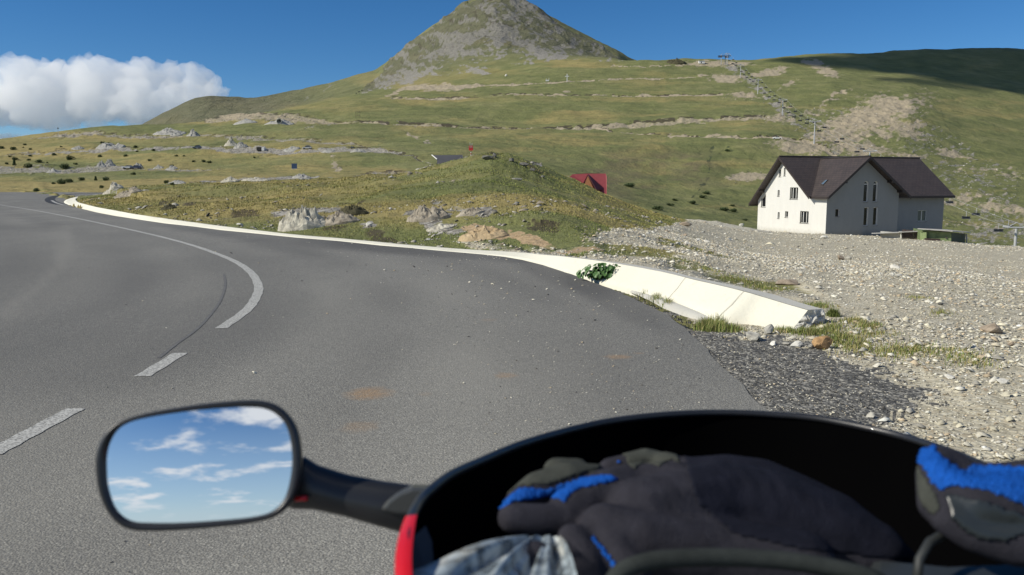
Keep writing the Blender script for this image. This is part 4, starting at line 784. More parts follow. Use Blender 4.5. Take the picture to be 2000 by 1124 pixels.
main_o.data.materials.clear(); main_o.data.materials.append(M_PL); wing_o.data.materials.clear(); wing_o.data.materials.append(M_PL)
M_PSH = plaster_shaded()
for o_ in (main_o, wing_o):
    o_.data.materials.append(M_PSH)
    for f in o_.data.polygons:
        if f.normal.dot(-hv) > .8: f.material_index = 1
tag(wing_o, 'shaded gable wing wall facing the lot'); tag(main_o, 'sunlit end wall and recessed right wall')
def framebars(shape, tow, dep, fw, th_):
    mb = MB(); n = len(shape); cx_ = sum(q[0] for q in shape)/n; cz_ = sum(q[1] for q in shape)/n
    ins = []
    W_ = max(q[0] for q in shape); H_ = max(q[1] for q in shape)
    for q in shape:
        dx, dz = cx_-q[0], cz_-q[1]; ins.append((q[0]+math.copysign(min(fw, abs(dx)), dx), q[1]+math.copysign(min(fw, abs(dz)), dz)))
    for i in range(n):
        j = (i+1) % n; quad = [tow(shape[i], dep), tow(shape[j], dep), tow(ins[j], dep), tow(ins[i], dep)]; off_ = tow(shape[i], dep+th_)-tow(shape[i], dep); mb.prism(quad, off_)
    return mb
for shape, tow, st, lab, wl_, wid, hgt_ in wdefs:
    mb = framebars(shape, tow, .14, .055 if st != 'arch' else .05, .07)
    if st == 'wide':
        for f_ in ((.5,) if wl_ == 'R' else (.28, .66)): mb.prism([tow((wid*f_-.05, .08), .135), tow((wid*f_+.05, .08), .135), tow((wid*f_+.05, hgt_-.08), .135), tow((wid*f_-.05, hgt_-.08), .135)], tow((0,0), .2)-tow((0,0), .14))
    if st == 'arch': mb.prism([tow((.05, hgt_-wid*.62), .135), tow((wid-.05, hgt_-wid*.62), .135), tow((wid-.05, hgt_-wid*.62+.09), .135), tow((.05, hgt_-wid*.62+.09), .135)], tow((0,0), .2)-tow((0,0), .14))
    fr = mb.build('window', M_REV if st != 'small' or wl_ == 'A' else M_DKF, house)
    if lab: tag(fr, lab)
    pn = mesh('pane', [tow(q, .185) for q in shape], [tuple(range(len(shape)))], M_GL2 if wl_ == 'R' else M_GL, fr)
    sl_mb = MB().prism([tow((-.06, -.05), -.05), tow((wid+.06, -.05), -.05), tow((wid+.06, -.002), -.05), tow((-.06, -.002), -.05)], tow((0,0), .12)-tow((0,0), 0))
    sl_mb.build('sill', simple('sill_dark', (.13, .12, .11), .6) if 'sill_dark' not in bpy.data.materials else bpy.data.materials['sill_dark'], fr)
# roofs: slabs with thickness, uv along slope for the tile courses
def slab(name, pts, th_, parent, uvu, label=None, mat=None):
    pts = [Vector(p) for p in pts]; n = (pts[1]-pts[0]).cross(pts[2]-pts[1]).normalized(); n = n if n.z > 0 else -n
    mb = MB().prism([p-n*th_ for p in pts], n*th_); o = mb.build(name, mat or M_RF, parent); me = o.data; uv = me.uv_layers.new(name='UVMap')
    uu = uvu.normalized(); vv = n.cross(uu)
    for lp in me.loops: p = me.vertices[lp.vertex_index].co; uv.data[lp.index].uv = (p.dot(uu), p.dot(vv))
    if label: o['label'] = label
    return o
ol, orr, = .8, .8
zf = lambda v: zr-(vr-v)*sl_f; zbk = lambda v: zr-(v-vr)*sl_b
vf = vr-6.2
wl_u = lambda u: zw-(c_w-u)*sl_wl; wr_u = lambda u: zw-(u-c_w)*sl_wr
# intersections wing roof / main front slope: v where zf(v) = wing height
vint = lambda z: vr-(zr-z)/sl_f
uL, uR = -.5, ww+1.0
zL = wl_u(uL); zRr = wr_u(uR)
sL = vint(zL); sR = vint(zRr); s0 = vint(zw)
slab('roof', [H(-ol, vf, zf(vf)), H(uL, vf, zf(vf)), H(c_w, s0, zw), H(c_w, vr, zr), H(-ol, vr, zr)], .16, house, hu, 'left part of the main roof slope')
slab('roof', [H(uR, vf, zf(vf)), H(Lm+orr, vf, zf(vf)), H(Lm+orr, vr, zr), H(c_w, vr, zr), H(c_w, s0, zw)], .16, house, hu, 'right part of the main roof slope')
slab('roof', [H(-ol, vr, zr), H(Lm+orr, vr, zr), H(Lm+orr, vr+6.2, ze_b), H(-ol, vr+6.2, ze_b)], .16, house, hu, 'rear roof slope')
wr1 = slab('roof', [H(uL, -.8, zL+.004), H(c_w, -.8, zw+.004), H(c_w, s0, zw+.004), H(uL, sL, zL+.004)], .16, house, hv, 'left slope of the wing roof')
slab('roof', [H(c_w, -.8, zw+.004), H(uR, -.8, zRr+.004), H(uR, sR, zRr+.004), H(c_w, s0, zw+.004)], .16, house, hv, 'right slope of the wing roof')
# verge boards, eave soffit, ridge caps, skylight
vb = MB()
def board(mb, a, b, h_, t_, n_):
    a, b, n_ = Vector(a), Vector(b), Vector(n_); mb.prism([a, b, b-hz*h_, a-hz*h_], n_*t_)
board(vb, H(uL, -.83, zL+.03), H(c_w, -.83, zw+.03), .34, -.06, hv); board(vb, H(c_w, -.835, zw+.03), H(uR, -.835, zRr+.03), .34, -.06, hv)
board(vb, H(-ol-.02, vf, zf(vf)+.03), H(-ol-.02, vr, zr+.03), .34, -.06, hu); board(vb, H(-ol-.025, vr, zr+.03), H(-ol-.025, vr+6.2, ze_b+.03), .34, -.06, hu)
board(vb, H(uR, vf-.03, zf(vf)+.0), H(Lm+orr, vf-.03, zf(vf)+.0), .26, -.05, hv); board(vb, H(uL-.03, -.8, zL), H(uL-.03, sL, zL), .26, -.05, hu)
board(vb, H(-ol, vf-.03, zf(vf)), H(uL, vf-.03, zf(vf)), .26, -.05, hv); board(vb, H(-ol, vr+6.24, ze_b), H(Lm+orr, vr+6.24, ze_b), .26, .05, hv)
vb.build('verge_board', M_FAS, house)
rc = MB(); rc.tube([H(-ol, vr, zr+.02), H(Lm+orr, vr, zr+.02)], .11, 8); rc.tube([H(c_w, -.85, zw+.03), H(c_w, s0, zw+.03)], .11, 8); rc.build('ridge_cap', M_RF, house)
# purlin ends under the verge
for (u, z) in ((1.9, wl_u(1.9)), (8.4, wr_u(8.4)), (9.9, wr_u(9.9))): MB().box(H(u, -.45, z-.33), (.22, .9, .25), Matrix.Rotation(al, 3, 'Z')).build('purlin', M_FAS, house)
MB().box(H(-.5, 12.4, zbk(12.4)-.42), (.9, .22, .25), Matrix.Rotation(al, 3, 'Z')).build('purlin', M_FAS, house)
n_l = Vector((0, 0, 0)); q0 = (HB + H(c_w, 0, zw)); nrm = (H(uL, 0, zL)-H(c_w, 0, zw)).cross(hv).normalized(); nrm = nrm if nrm.z > 0 else -nrm
sk = [on_plane(*zp(*q), q0, nrm)-HB for q in ((583,292),(600,296),(636,258),(622,258))]
s_ = MB().prism([p+nrm*.01 for p in sk], nrm*.10).build('skylight', M_DKF, house); mesh('pane', [sum(sk, Vector())/4+(p-sum(sk, Vector())/4)*.78+nrm*.115 for p in sk], [(0,1,2,3)], simple('sky_blue_glass', (.10, .15, .2), .12), s_)

# ------------------------------------------------------------------ shed, walls and bits beside the house
def zq(x, y): return (x/5.5556+1640, y/5.5556+430)
def boxbetween(mb, a, b, hgt_, dep, zb=None):
    """upright slab from ground point a to b (world), given height and depth away from camera"""
    a, b = Vector(a), Vector(b); t = (b-a); t.z = 0; t.normalize(); n = Vector((-t.y, t.x, 0)); n = n if n.y > 0 else -n
    return mb.prism([a, b, b+hz*hgt_, a+hz*hgt_], n*dep)
M_GRN = simple('faded_green_paint', (.155, .205, .09), .6, var=.25, scale=3); M_GRD = simple('dark_green_metal', (.035, .055, .028), .6); M_RUSTW = simple('weathered_dark_wood', (.07, .048, .042), .85, var=.35, scale=6); M_TIN = simple('pale_tin_roof', (.42, .41, .38), .6, var=.2, scale=3); M_GC = M_KG
Ys = 86.0
def Q(x, y, Y=Ys): return P(*zq(x, y), Y)
shed = empty('shed', Q(1020, 250), 'low green metal shed with a flat pale roof at the right end of the house', 'shed'); so = shed.location
sA, sB_, sC = Q(850, 235), Q(1205, 262, 84.5), Q(1360, 258, 88)
topA, topB, topC = Q(850, 110), Q(1215, 135, 84.5), Q(1365, 148, 88)
sA.z -= .4; sB_.z -= .4; sC.z -= .4; back = Vector((1.2, 3.5, 0))
MB().add([p-so for p in (sA, sB_, topB, topA, sA+back, sB_+back, topB+back, topA+back)], [(0,1,2,3), (5,4,7,6), (4,0,3,7), (1,5,6,2), (3,2,6,7), (0,4,5,1)]).build('front_wall', M_GRN, shed)
MB().add([p-so for p in (sB_+Vector((.03,0,0)), sC, topC, topB+Vector((.03,0,0)))]+[p-so+Vector((-.08,.08,0)) for p in (sB_+Vector((.03,0,0)), sC, topC, topB+Vector((.03,0,0)))], [(0,1,2,3), (5,4,7,6), (4,0,3,7), (1,5,6,2), (3,2,6,7), (0,4,5,1)]).build('side_wall', M_GRD, shed)
rt = [Q(845, 100, 85.2), Q(1225, 128, 83.9), Q(1425, 142, 87.6), Q(1380, 136, 90.5), Q(1150, 112, 90.5)]
MB().prism([p-so for p in rt], hz*.10).build('roof', M_TIN, shed)
for (x0, y0, x1, y1) in ((868, 132, 935, 215), (962, 138, 1095, 225), (1122, 152, 1190, 235)):
    f1 = [Q(x0, y0, 85.6), Q(x1, y0+3, 85.1), Q(x1, y1+3, 85.1), Q(x0, y1, 85.6)]; MB().prism([p-so+Vector((0, -.12, 0)) for p in f1], Vector((0, .08, 0))).build('panel', simple('light_green_panel', (.20, .26, .115), .6, var=.25, scale=3) if 'light_green_panel' not in bpy.data.materials else bpy.data.materials['light_green_panel'], shed)
MB().tube([Q(1157, 195, 84.6)-so, Q(1157, 195, 84.95)-so], .09, 10).build('porthole', M_DKF, shed)
MB().prism([Q(x, y, 84.7)-so for x, y in ((930, 198), (1092, 205), (1095, 232), (925, 225))], Vector((0, .2, 0))).build('rusty_panel', M_RUSTW, shed)
MB().tube([Q(1375, 150, 87.3)-so, Q(1378, 262, 87.3)-so], .07, 6).build('post', M_TIN, shed)
MB().box(Q(1382, 264, 87)-so, (1.3, .7, .25)).build('base_block', M_WST, shed)
lw = empty('lean_to', Q(760, 200), 'dark board fence wall with a thin pale roof between the house and the green shed', 'lean-to'); lo = lw.location
mb = MB(); a, b = Q(672, 195, 87.5), Q(848, 215, 86.6)
for i in range(14): p, q = a.lerp(b, i/14), a.lerp(b, (i+.86)/14); boxbetween(mb, p-lo-hz*.5, q-lo-hz*.5, 1.38+.03*(i % 3), .05)
mb.build('board_wall', M_RUSTW, lw); MB().prism([p-lo for p in (Q(640, 138, 86.8), Q(850, 128, 86.2), Q(850, 120, 89), Q(640, 130, 89))], hz*.07).build('roof', M_TIN, lw); MB().tube([Q(668, 195, 87)-lo-hz*.3, Q(666, 135, 87)-lo], .08, 6).build('post', M_WST, lw)
tw = empty('low_wall', Q(520, 185), 'low concrete wall with a long thin plank along its top, before the shaded gable', 'wall'); to_ = tw.location
mb = MB(); boxbetween(mb, Q(440, 178, 88.5)-to_-hz*.5, Q(665, 195, 87.6)-to_-hz*.5, 1.05, .2); mb.build('wall_body', M_KG, tw); MB().prism([p-to_ for p in (Q(345, 152, 88), Q(672, 140, 87), Q(672, 133, 88.6), Q(345, 146, 89.6))], hz*.06).build('plank', M_TIN, tw)
# ------------------------------------------------------------------ loose gravel, chips, grass (stuff)
def mask_at(A, x, y):
    r = np.hypot(x, y); t = np.arctan2(x, y); j = np.clip(np.searchsorted(th, t)-1, 0, len(th)-2); i = np.clip(np.searchsorted(rr, r)-1, 0, len(rr)-2); return A[i, j]
ROADP = [(p.x, p.y) for p in re_w+left_w]
def scatter_pts(n, r0, r1, a0, a1, pw=0.0):
    u = rng.random(n); r = r0*(r1/r0)**(u**(1+pw)); t = rng.uniform(a0, a1, n); return r*np.sin(t), r*np.cos(t), r
OV = np.array([(1,0,0),(0,1,0),(-1,0,0),(0,-1,0),(0,0,1),(0,0,-1),(.62,.62,.45),(-.62,.62,.45),(-.62,-.62,.45),(.62,-.62,.45)]); OF = np.array([(4,6,7),(4,7,8),(4,8,9),(4,9,6),(0,1,6),(1,2,7),(2,3,8),(3,0,9),(6,1,7),(7,2,8),(8,3,9),(9,0,6)])
def pebbles(name, x, y, z, s, col, label=None, flat=.6, base=None):
    n = len(x); V = OV[None]*rng.uniform(.62, 1.25, (n, 10, 1))*np.stack([rng.uniform(.8, 1.4, n), rng.uniform(.6, 1.0, n), np.full(n, flat)*rng.uniform(.6, 1.2, n)], -1)[:, None, :]
    t = rng.uniform(0, 6.28, n); c, q = np.cos(t), np.sin(t); tl = rng.normal(0, .3, n)
    X = V[..., 0]*c[:, None]-V[..., 1]*q[:, None]; Yv = V[..., 0]*q[:, None]+V[..., 1]*c[:, None]; Zv = V[..., 2]+X*tl[:, None]
    V = np.stack([X, Yv, Zv], -1)*s[:, None, None]+np.stack([x, y, z+s*flat*.35], -1)[:, None, :]
    Fc = (OF[None]+np.arange(n)[:, None, None]*10).reshape(-1, 3)
    o = npmesh(name, V.reshape(-1, 3), Fc, M_PEB, smooth=False); cc = np.repeat(np.concatenate([col, np.ones((n, 1))], 1), 10, 0); colattr(o.data, 'stone_col', cc); return tag(o, label, kind='stuff')
M_PEB, nt_, b_ = newmat('loose_stones'); at_ = N(nt_, 'ShaderNodeAttribute', attribute_name='stone_col'); nt_.links.new(mixc(nt_, mrange(nt_, noise(nt_, geo_pos(nt_), 40, 4), .35, .7, 0, .35), at_.outputs['Color'], (.22, .20, .16)), b_.inputs['Base Color']); b_.inputs['Roughness'].default_value = .9
def stonecols(n, pal, var=.18):
    pal = np.array(pal); i = rng.integers(0, len(pal), n); return np.clip(pal[i]*rng.uniform(1-var*2, 1+var*1.4, (n, 1)), 0, .8)
PALG = [(.64,.595,.455),(.57,.53,.40),(.66,.625,.51),(.50,.45,.34),(.66,.63,.53),(.52,.42,.28),(.45,.43,.37),(.74,.71,.61)]
x, y, r = scatter_pts(120000, 4.2, 104, math.radians(-8), math.radians(37), -.15)
k_ = (mask_at(LOT, x, y) > rng.random(len(x))*.9) & (mask_at(TAR, x, y) < .5) & ~inpoly(x, y, ROADP); x, y, r = x[k_], y[k_], r[k_]
s = np.exp(rng.normal(math.log(.0062), .55, len(x)))*np.clip(r/8, .75, 3.6)*(1+1.6*(rng.random(len(x)) < .05))*(.75+1.0*np.clip(fbm(x/2.5, y/2.5, 3, 209)+.35, 0, 1)); s = np.minimum(s, .04+.0007*r)
pebbles('gravel', x, y, tz(x, y), s, stonecols(len(x), PALG), 'loose pale gravel over the whole lot')
x, y, r = scatter_pts(26000, 3.8, 15, math.radians(4), math.radians(31), .1)
k_ = (mask_at(TAR, x+rng.normal(0, .22, len(x)), y+rng.normal(0, .38, len(x))) > .5) & ~inpoly(x, y, ROADP) & (mask_at(DIRT, x, y) < 2); x, y, r = x[k_], y[k_], r[k_]
lt_ = rng.random(len(x)) < .24
cc = np.where(lt_[:, None], stonecols(len(x), PALG), stonecols(len(x), [(.06,.059,.056),(.085,.083,.078),(.13,.127,.118),(.045,.045,.045)]))
pebbles('asphalt_chippings', x, y, tz(x, y), rng.uniform(.0035, .011, len(x)), cc, 'black tar chippings crumbled along the road edge')
# grit on the asphalt
x, y, r = scatter_pts(9000, 2.6, 26, math.radians(-28), math.radians(20), .3); w_ = np.exp(-((np.arctan2(x, y)-np.interp(r, [3, 6, 10, 18, 26], [.12, .1, .03, -.1, -.2]))/.13)**2)
k_ = inpoly(x, y, ROADP) & (rng.random(len(x)) < w_*.85+.03); x, y, r = x[k_], y[k_], r[k_]
cc = np.where((rng.random(len(x)) < .35)[:, None], stonecols(len(x), [(.05,.05,.05),(.08,.08,.08)]), stonecols(len(x), PALG)); pebbles('grit', x, y, x*0+.0, np.exp(rng.normal(math.log(.0045), .45, len(x)))*np.clip(r/6, 1, 2.4), cc, 'scattered grit on the asphalt')
# rubble on the hillside tracks
t = rng.uniform(-.60, .62, 60000); r = rng.uniform(190, 760, 60000); x, y = r*np.sin(t), r*np.cos(t); mm = np.maximum(mask_at(SCREE, x, y), mask_at(DIRT, x, y)*.35)
k_ = rng.random(len(x)) < mm*.32; x, y, r = x[k_], y[k_], r[k_]; pebbles('rubble', x, y, tz(x, y), rng.uniform(.10, .45, len(x))*np.clip(r/330, .5, 1.8), stonecols(len(x), [(.42,.40,.35),(.34,.32,.28),(.50,.48,.43),(.16,.15,.13)]), 'loose rubble along the hillside tracks')
# stones strewn in the grass of the hillock and kerb strip
x, y, r = scatter_pts(16000, 14, 74, math.radians(-30), math.radians(17), -.2); zone = fbm(x/3.2, y/3.2, 4, 203)+.55*mask_at(SCREE, x, y)+.22*sst(420, 455, pix(x, y, tz(x, y))[1])-.16
k_ = (zone > .12) & (rng.random(len(x)) < .62) & ~inpoly(x, y, ROADP) & (mask_at(LOT, x, y) < .5); x, y, r = x[k_], y[k_], r[k_]
kq = np.interp(np.arctan2(x, y), th, kd+kof-.3); k_ = r > kq+.5; x, y, r = x[k_], y[k_], r[k_]
pebbles('field_stones', x, y, tz(x, y), np.exp(rng.normal(math.log(.045), .5, len(x)))*np.clip(r/30, .6, 2), stonecols(len(x), [(.46,.44,.38),(.36,.34,.29),(.28,.24,.18),(.16,.15,.12)]), 'small stones strewn through the grass')
x, y, r = scatter_pts(9000, 58, 108, math.radians(2), math.radians(36), 0)
k_ = (mask_at(LOT, x, y) > .2) & (fbm(x/5, y/5, 3, 221)+.9*sst(72, 95, r) > .25); x, y, r = x[k_], y[k_], r[k_]; pebbles('gravel', x, y, tz(x, y), np.exp(rng.normal(math.log(.06), .45, len(x))), stonecols(len(x), PALG), 'coarse rubble along the far edge of the lot')
# individual stones on the lot
protos = [rock_mesh(300+i, 2, flat=.6+.1*(i % 3)) for i in range(8)]
for i, me in enumerate(protos): me.materials.append([M_STONE, M_WST, M_BST, M_STONE, M_WST, M_STONE, M_DST, M_WST][i])
cnt = 0; taken = []
for i in range(1500):
    if cnt >= 170: break
    r_ = 6.5*(75/6.5)**random.random(); t_ = math.radians(random.uniform(-2, 33)); x_, y_ = r_*math.sin(t_), r_*math.cos(t_)
    if mask_at(LOT, np.array(x_), np.array(y_)) < .3 or mask_at(TAR, np.array(x_), np.array(y_)) > .4 or inpoly(np.array([x_]), np.array([y_]), ROADP)[0] or r_ < float(np.interp(math.atan2(x_, y_), th, kd))+.7: continue
    s_ = min(.16, random.lognormvariate(math.log(.035), .45)*max(1, (r_/12)**.75)); 
    if any((x_-a_)**2+(y_-b2_)**2 < (s_+c_)**2*1.5 for a_, b2_, c_ in taken): continue
    taken.append((x_, y_, s_)); o = bpy.data.objects.new('stone', protos[random.randrange(8)]); sc.collection.objects.link(o); o.location = (x_, y_, float(tz(x_, y_))+s_*.25); o.scale = (s_, s_*random.uniform(.7, 1), s_*random.uniform(.6, 1)); o.rotation_euler = (0, 0, random.random()*6.3)
    tag(o, 'loose fist sized stone lying on the gravel lot', 'stone', 'loose stones strewn over the gravel lot'); cnt += 1
# grass
def grassmat(name, cols):
    m, nt, b = newmat(name); pos = geo_pos(nt); at = N(nt, 'ShaderNodeAttribute', attribute_name='stone_col'); nt.links.new(mixc(nt, mrange(nt, noise(nt, pos, .8, 5), .35, .65, 0, .5), at.outputs['Color'], cols), b.inputs['Base Color']); b.inputs['Roughness'].default_value = .85; b.inputs['Specular IOR Level'].default_value = .15; return m
M_GRS = grassmat('grass_blades', (.22, .215, .08))
def blades(name, x, y, h, wdt, col, lean=.5, label=None, kind='stuff', parent=None, org=(0, 0, 0)):
    n = len(x); z = tz(x, y); t = rng.uniform(0, 6.28, n); dx, dy = np.cos(t), np.sin(t); l = rng.uniform(.1, 1, n)*lean*h; w_ = wdt
    a = np.stack([x-dy*w_, y+dx*w_, z-.01], -1); b = np.stack([x+dy*w_, y-dx*w_, z-.01], -1); m1 = np.stack([x+dx*l*.35+dy*w_*.7, y+dy*l*.35-dx*w_*.7, z+h*.6], -1); m2 = np.stack([x+dx*l*.35-dy*w_*.7, y+dy*l*.35+dx*w_*.7, z+h*.6], -1); c = np.stack([x+dx*l, y+dy*l, z+h], -1)
    V = np.stack([a, b, m1, m2, c], 1).reshape(-1, 3)-np.array(org); I = np.arange(n)[:, None]*5
    Fc = np.concatenate([I+np.array([0, 1, 2]), I+np.array([0, 2, 3]), I+np.array([3, 2, 4])], 0); o = npmesh(name, V, Fc, M_GRS, parent); colattr(o.data, 'stone_col', np.repeat(np.concatenate([col, np.ones((n, 1))], 1), 5, 0)); return tag(o, label, kind=kind)
x, y, r = scatter_pts(240000, 14, 82, math.radians(-36), math.radians(19), -.35)
g_ = fbm(x/1.3, y/1.3, 3, 211); kq = np.interp(np.arctan2(x, y), th, kd+kof-.3)
k_ = (r > kq+.7) & (mask_at(LOT, x, y) < .35) & (mask_at(TAR, x, y) < .5) & (mask_at(SCREE, x, y) < .55) & (mask_at(ORG, x, y) < .3) & (g_ > -.45+.3*rng.random(len(x))) & ~inpoly(x, y, ROADP)
x, y, r = x[k_], y[k_], r[k_]; g_ = g_[k_]; dr = np.clip(mask_at(DRY, x, y)+rng.normal(0, .22, len(x)), 0, 1)[:, None]
col = (np.array([(.20, .25, .07)])*(1-dr)+np.array([(.42, .35, .14)])*dr)*rng.uniform(.6, 1.3, (len(x), 1))
blades('grass', x, y, rng.uniform(.015, .05, len(x))*np.clip(r/30, .7, 1.6)*(1+g_), .004+r*.00025, col, 1.0, 'rough mountain grass over the hillock')
# greener clumps and thin grass beside kerb and shoulder
spots = [(1240,568,12,4,260,.10),(1262,578,14,5,420,.13),(1285,588,14,5,420,.13),(1303,596,10,4,260,.12),(1376,640,14,5,420,.13),(1395,648,22,6,650,.12),(1425,655,22,5,500,.09),(1400,633,20,3,160,.14),(1530,660,22,4,300,.07),(1580,664,30,6,600,.08),(1622,655,24,8,450,.07),(1640,676,26,10,500,.07),(1670,690,46,14,700,.055),(1700,668,50,9,420,.05),(1740,702,50,12,520,.045),(1690,650,30,6,400,.06),(1664,638,26,5,300,.06),(1838,615,22,7,160,.05),(1545,600,60,6,300,.06),(1600,600,30,5,300,.06),(1490,565,40,6,500,.06),(1440,548,40,6,500,.06),(1850,708,66,15,600,.04),(1900,722,44,13,320,.04),(1380,535,40,5,300,.05),(1320,520,60,5,300,.05),(1780,700,40,10,500,.05),(1110,521,12,2,60,.05),(1135,527,14,3,120,.08),(1225,560,8,3,120,.10),(1790,580,30,6,160,.05),(1560,640,60,6,200,.05)]
xs, ys, hs, cs = [], [], [], []
for px, py, rx, ry, n_, h_ in spots:
    for q in range(n_):
        a_, b_2 = random.gauss(0, .6), random.gauss(0, .6); p = G(px+a_*rx, py+b_2*ry, -.08); xs.append(p.x); ys.append(p.y); hs.append(h_*random.uniform(.4, 1.2)*(1-.25*abs(a_))); d_ = random.random() < (.30 if px < 1650 else .5); k2 = random.uniform(.6, 1.25); cs.append([c_*k2 for c_ in ((.42,.36,.16) if d_ else (.17,.23,.06))])
xs, ys, hs, cs = map(np.array, (xs, ys, hs, cs)); blades('grass', xs, ys, hs, .0022+np.hypot(xs, ys)*.00012, cs, .8, 'thin green and straw coloured grass at the kerb foot and along the lot')
# one round tuft past the kerb end
pt_ = G(1627, 624, -.08); tf = empty('grass_tuft', (pt_.x, pt_.y, float(tz(pt_.x, pt_.y))), 'round bright green grass tuft right of the broken kerb end', 'grass tuft')
a_ = rng.normal(0, .033, 520); b2 = rng.normal(0, .028, 520); blades('blades', pt_.x+a_, pt_.y+b2, rng.uniform(.06, .13, 520)*(1-np.hypot(a_, b2)*5).clip(.3, 1), np.full(520, .0024), np.array([(.09, .145, .03)])*rng.uniform(.6, 1.3, (520, 1)), .9, None, None, tf, tuple(tf.location))
# leafy plant at the kerb
M_LEAF = simple('dock_leaf', (.065, .14, .036), .5, var=.3, scale=12); M_STEM = simple('plant_stem', (.09, .11, .04), .7)
pp = G(1178, 548, -.0); pl = empty('leafy_plant', pp, 'dark green broad leaved plant growing at the foot of the white kerb', 'plant')
lv = MB(); stb = MB()
for i in range(260):
    az = random.uniform(0, 6.28); el_ = random.uniform(.15, 1.35); R_ = random.uniform(.12, .40); c = Vector((math.cos(az)*math.cos(el_)*R_*1.05, math.sin(az)*math.cos(el_)*R_*.6, .02+math.sin(el_)*R_*.62))
    n_ = (c.normalized()+Vector((random.uniform(-.7, .7), random.uniform(-.9, .3), random.uniform(-.2, .8)))).normalized(); u_ = n_.cross(Vector((0, 0, 1))).normalized(); v_ = n_.cross(u_); s_ = random.uniform(.022, .048)
    out = [(0, -1), (.55, -.85), (.95, -.3), (.85, .35), (.4, .8), (0, 1.05), (-.4, .8), (-.85, .35), (-.95, -.3), (-.55, -.85)]
    ps = [c+u_*a*s_+v_*b*s_+n_*(a*a*.25-.12*b*b+random.uniform(-.07, .07))*s_ for a, b in out]; m_ = c+v_*0-n_*.10*s_
    lv.add([m_]+ps, [(0, k2+1, (k2+1) % 10+1) for k2 in range(10)])
    if i % 4 == 0: stb.tube([Vector((0, 0, -.03)), c*.6+Vector((0, 0, -.02)), c-v_*s_], [.004, .0035, .002], 5)
lv.build('leaves', M_LEAF, pl); stb.build('stems', M_STEM, pl)
# ------------------------------------------------------------------ shrubs
M_SHR, nt_, b_ = newmat('dwarf_pine'); ps_ = geo_pos(nt_); nt_.links.new(ramp(nt_, noise(nt_, ps_, 2.5, 5, .7), [(.3, (.03, .045, .02)), (.55, (.06, .085, .034)), (.8, (.11, .135, .05))]), b_.inputs['Base Color']); b_.inputs['Roughness'].default_value = .8; b_.inputs['Specular IOR Level'].default_value = .2
def shrub_proto(seed, n=420, conic=False):
    r = random.Random(seed); mb = MB(); lobes = [(Vector((r.uniform(-.55, .55), r.uniform(-.35, .35), r.uniform(.15, .45))), r.uniform(.28, .5)) for _ in range(6)]
    if conic: lobes = [(Vector((r.uniform(-.1, .1)*(1-h), r.uniform(-.1, .1), h)), .42*(1.1-h*.6)) for h in (.2, .5, .8, 1.1)]
    for i in range(n):
        c, R_ = r.choice(lobes); d = Vector((r.gauss(0, 1), r.gauss(0, 1), r.gauss(0, 1))).normalized()*R_*r.uniform(.55, 1.12); p = c+d
        if p.z < -.05: p.z = r.uniform(0, .1)
        n_ = (d.normalized()+Vector((r.uniform(-.6, .6), r.uniform(-.6, .6), r.uniform(-.2, .9)))).normalized(); u = n_.orthogonal().normalized(); v = n_.cross(u); s_ = r.uniform(.05, .12)
        mb.add([p-u*s_, p+v*s_*.7, p+u*s_, p+n_*s_*1.3-v*s_*.3], [(0, 1, 2), (0, 2, 3), (0, 3, 1), (1, 3, 2)])
    st = MB(); 
    for c, R_ in lobes[:4]: st.tube([(0, 0, -.2), (c.x*.4, c.y*.4, c.z*.5), tuple(c)], [.05, .035, .015], 5)
    return mb, st
PR = []
for sd in range(5):
    mb, st = shrub_proto(60+sd, conic=(sd == 4)); a = mesh('foliage', mb.v, mb.f, M_SHR); b = mesh('stem', st.v, st.f, M_STEM); PR.append((a.data, b.data)); bpy.data.objects.remove(a); bpy.data.objects.remove(b)
SH = [(3,290,12),(26,292,13),(48,283,7),(45,288,4),(60,292,8),(119,287,6),(201,280,9),(213,280,6),(106,303,10),(59,305,8),(28,322,13),(31,312,12),(56,313,8),(77,317,14),(92,318,5),(139,311,16),(195,306,10),(246,305,10),(147,321,8),(118,359,20),(134,356,16),(160,352,14),(187,352,11),(209,352,15),(71,373,14),(104,359,9),(198,367,12),(53,327,18),
 (268,296,6),(300,294,9),(293,314,9),(344,305,7),(359,305,6),(378,316,8),(397,316,10),(408,318,10),(335,325,9),(325,357,12),(337,361,11),(260,341,10),(497,308,6),(265,288,10),(20,306,7),(12,320,8),(128,328,20)]
SHR = [(1228,364,24),(1284,409,26),(1310,402,17),(1352,397,18),(1379,378,18),(1372,386,18),(1413,411,22),(1432,413,20),(1431,402,12),(1317,391,14),(1454,430,12),(1420,295,14)]
def put_shrub(px, py, w_, k2, lab, grp):
    p = hit(px, py, 60); s_ = w_/F*p.y/1.65; a, b = PR[k2]; e = empty('dwarf_pine_shrub', p, lab, 'shrub', grp); e.scale = (s_, s_, s_*(.95 if px < 900 else .6)); e.rotation_euler = (0, 0, random.random()*6)
    for nm, me in (('foliage', a), ('stem', b)): link(bpy.data.objects.new(nm, me), e)
UL = {(118,359,20):'biggest dark bush on the ochre field, left of its close neighbour',(134,356,16):'dark bush touching the right side of the biggest bush',(160,352,14):'low bush between the biggest bush and the small conical one',(187,352,11):'small upright conical bush on the ochre field',(209,352,15):'flat bush right of the conical one',(71,373,14):'bush directly on the far edge of the asphalt at left',(325,357,12):'left one of two round bushes beside a pale heap',(337,361,11):'right one of two round bushes beside a pale heap',(28,322,13):'tall dark bush at the left edge above the wide gravel track',(139,311,16):'dark bush midway up the left slope, wider than those around it'}
for i, (px, py, w_) in enumerate(SH):
    u = UL.get((px, py, w_)); put_shrub(px, py+1, w_, 4 if (px, py) in ((187,352),(28,322)) else i % 4, u or 'small dark dwarf pine shrub on the left hillside', 'dwarf pine shrubs on the left slope')
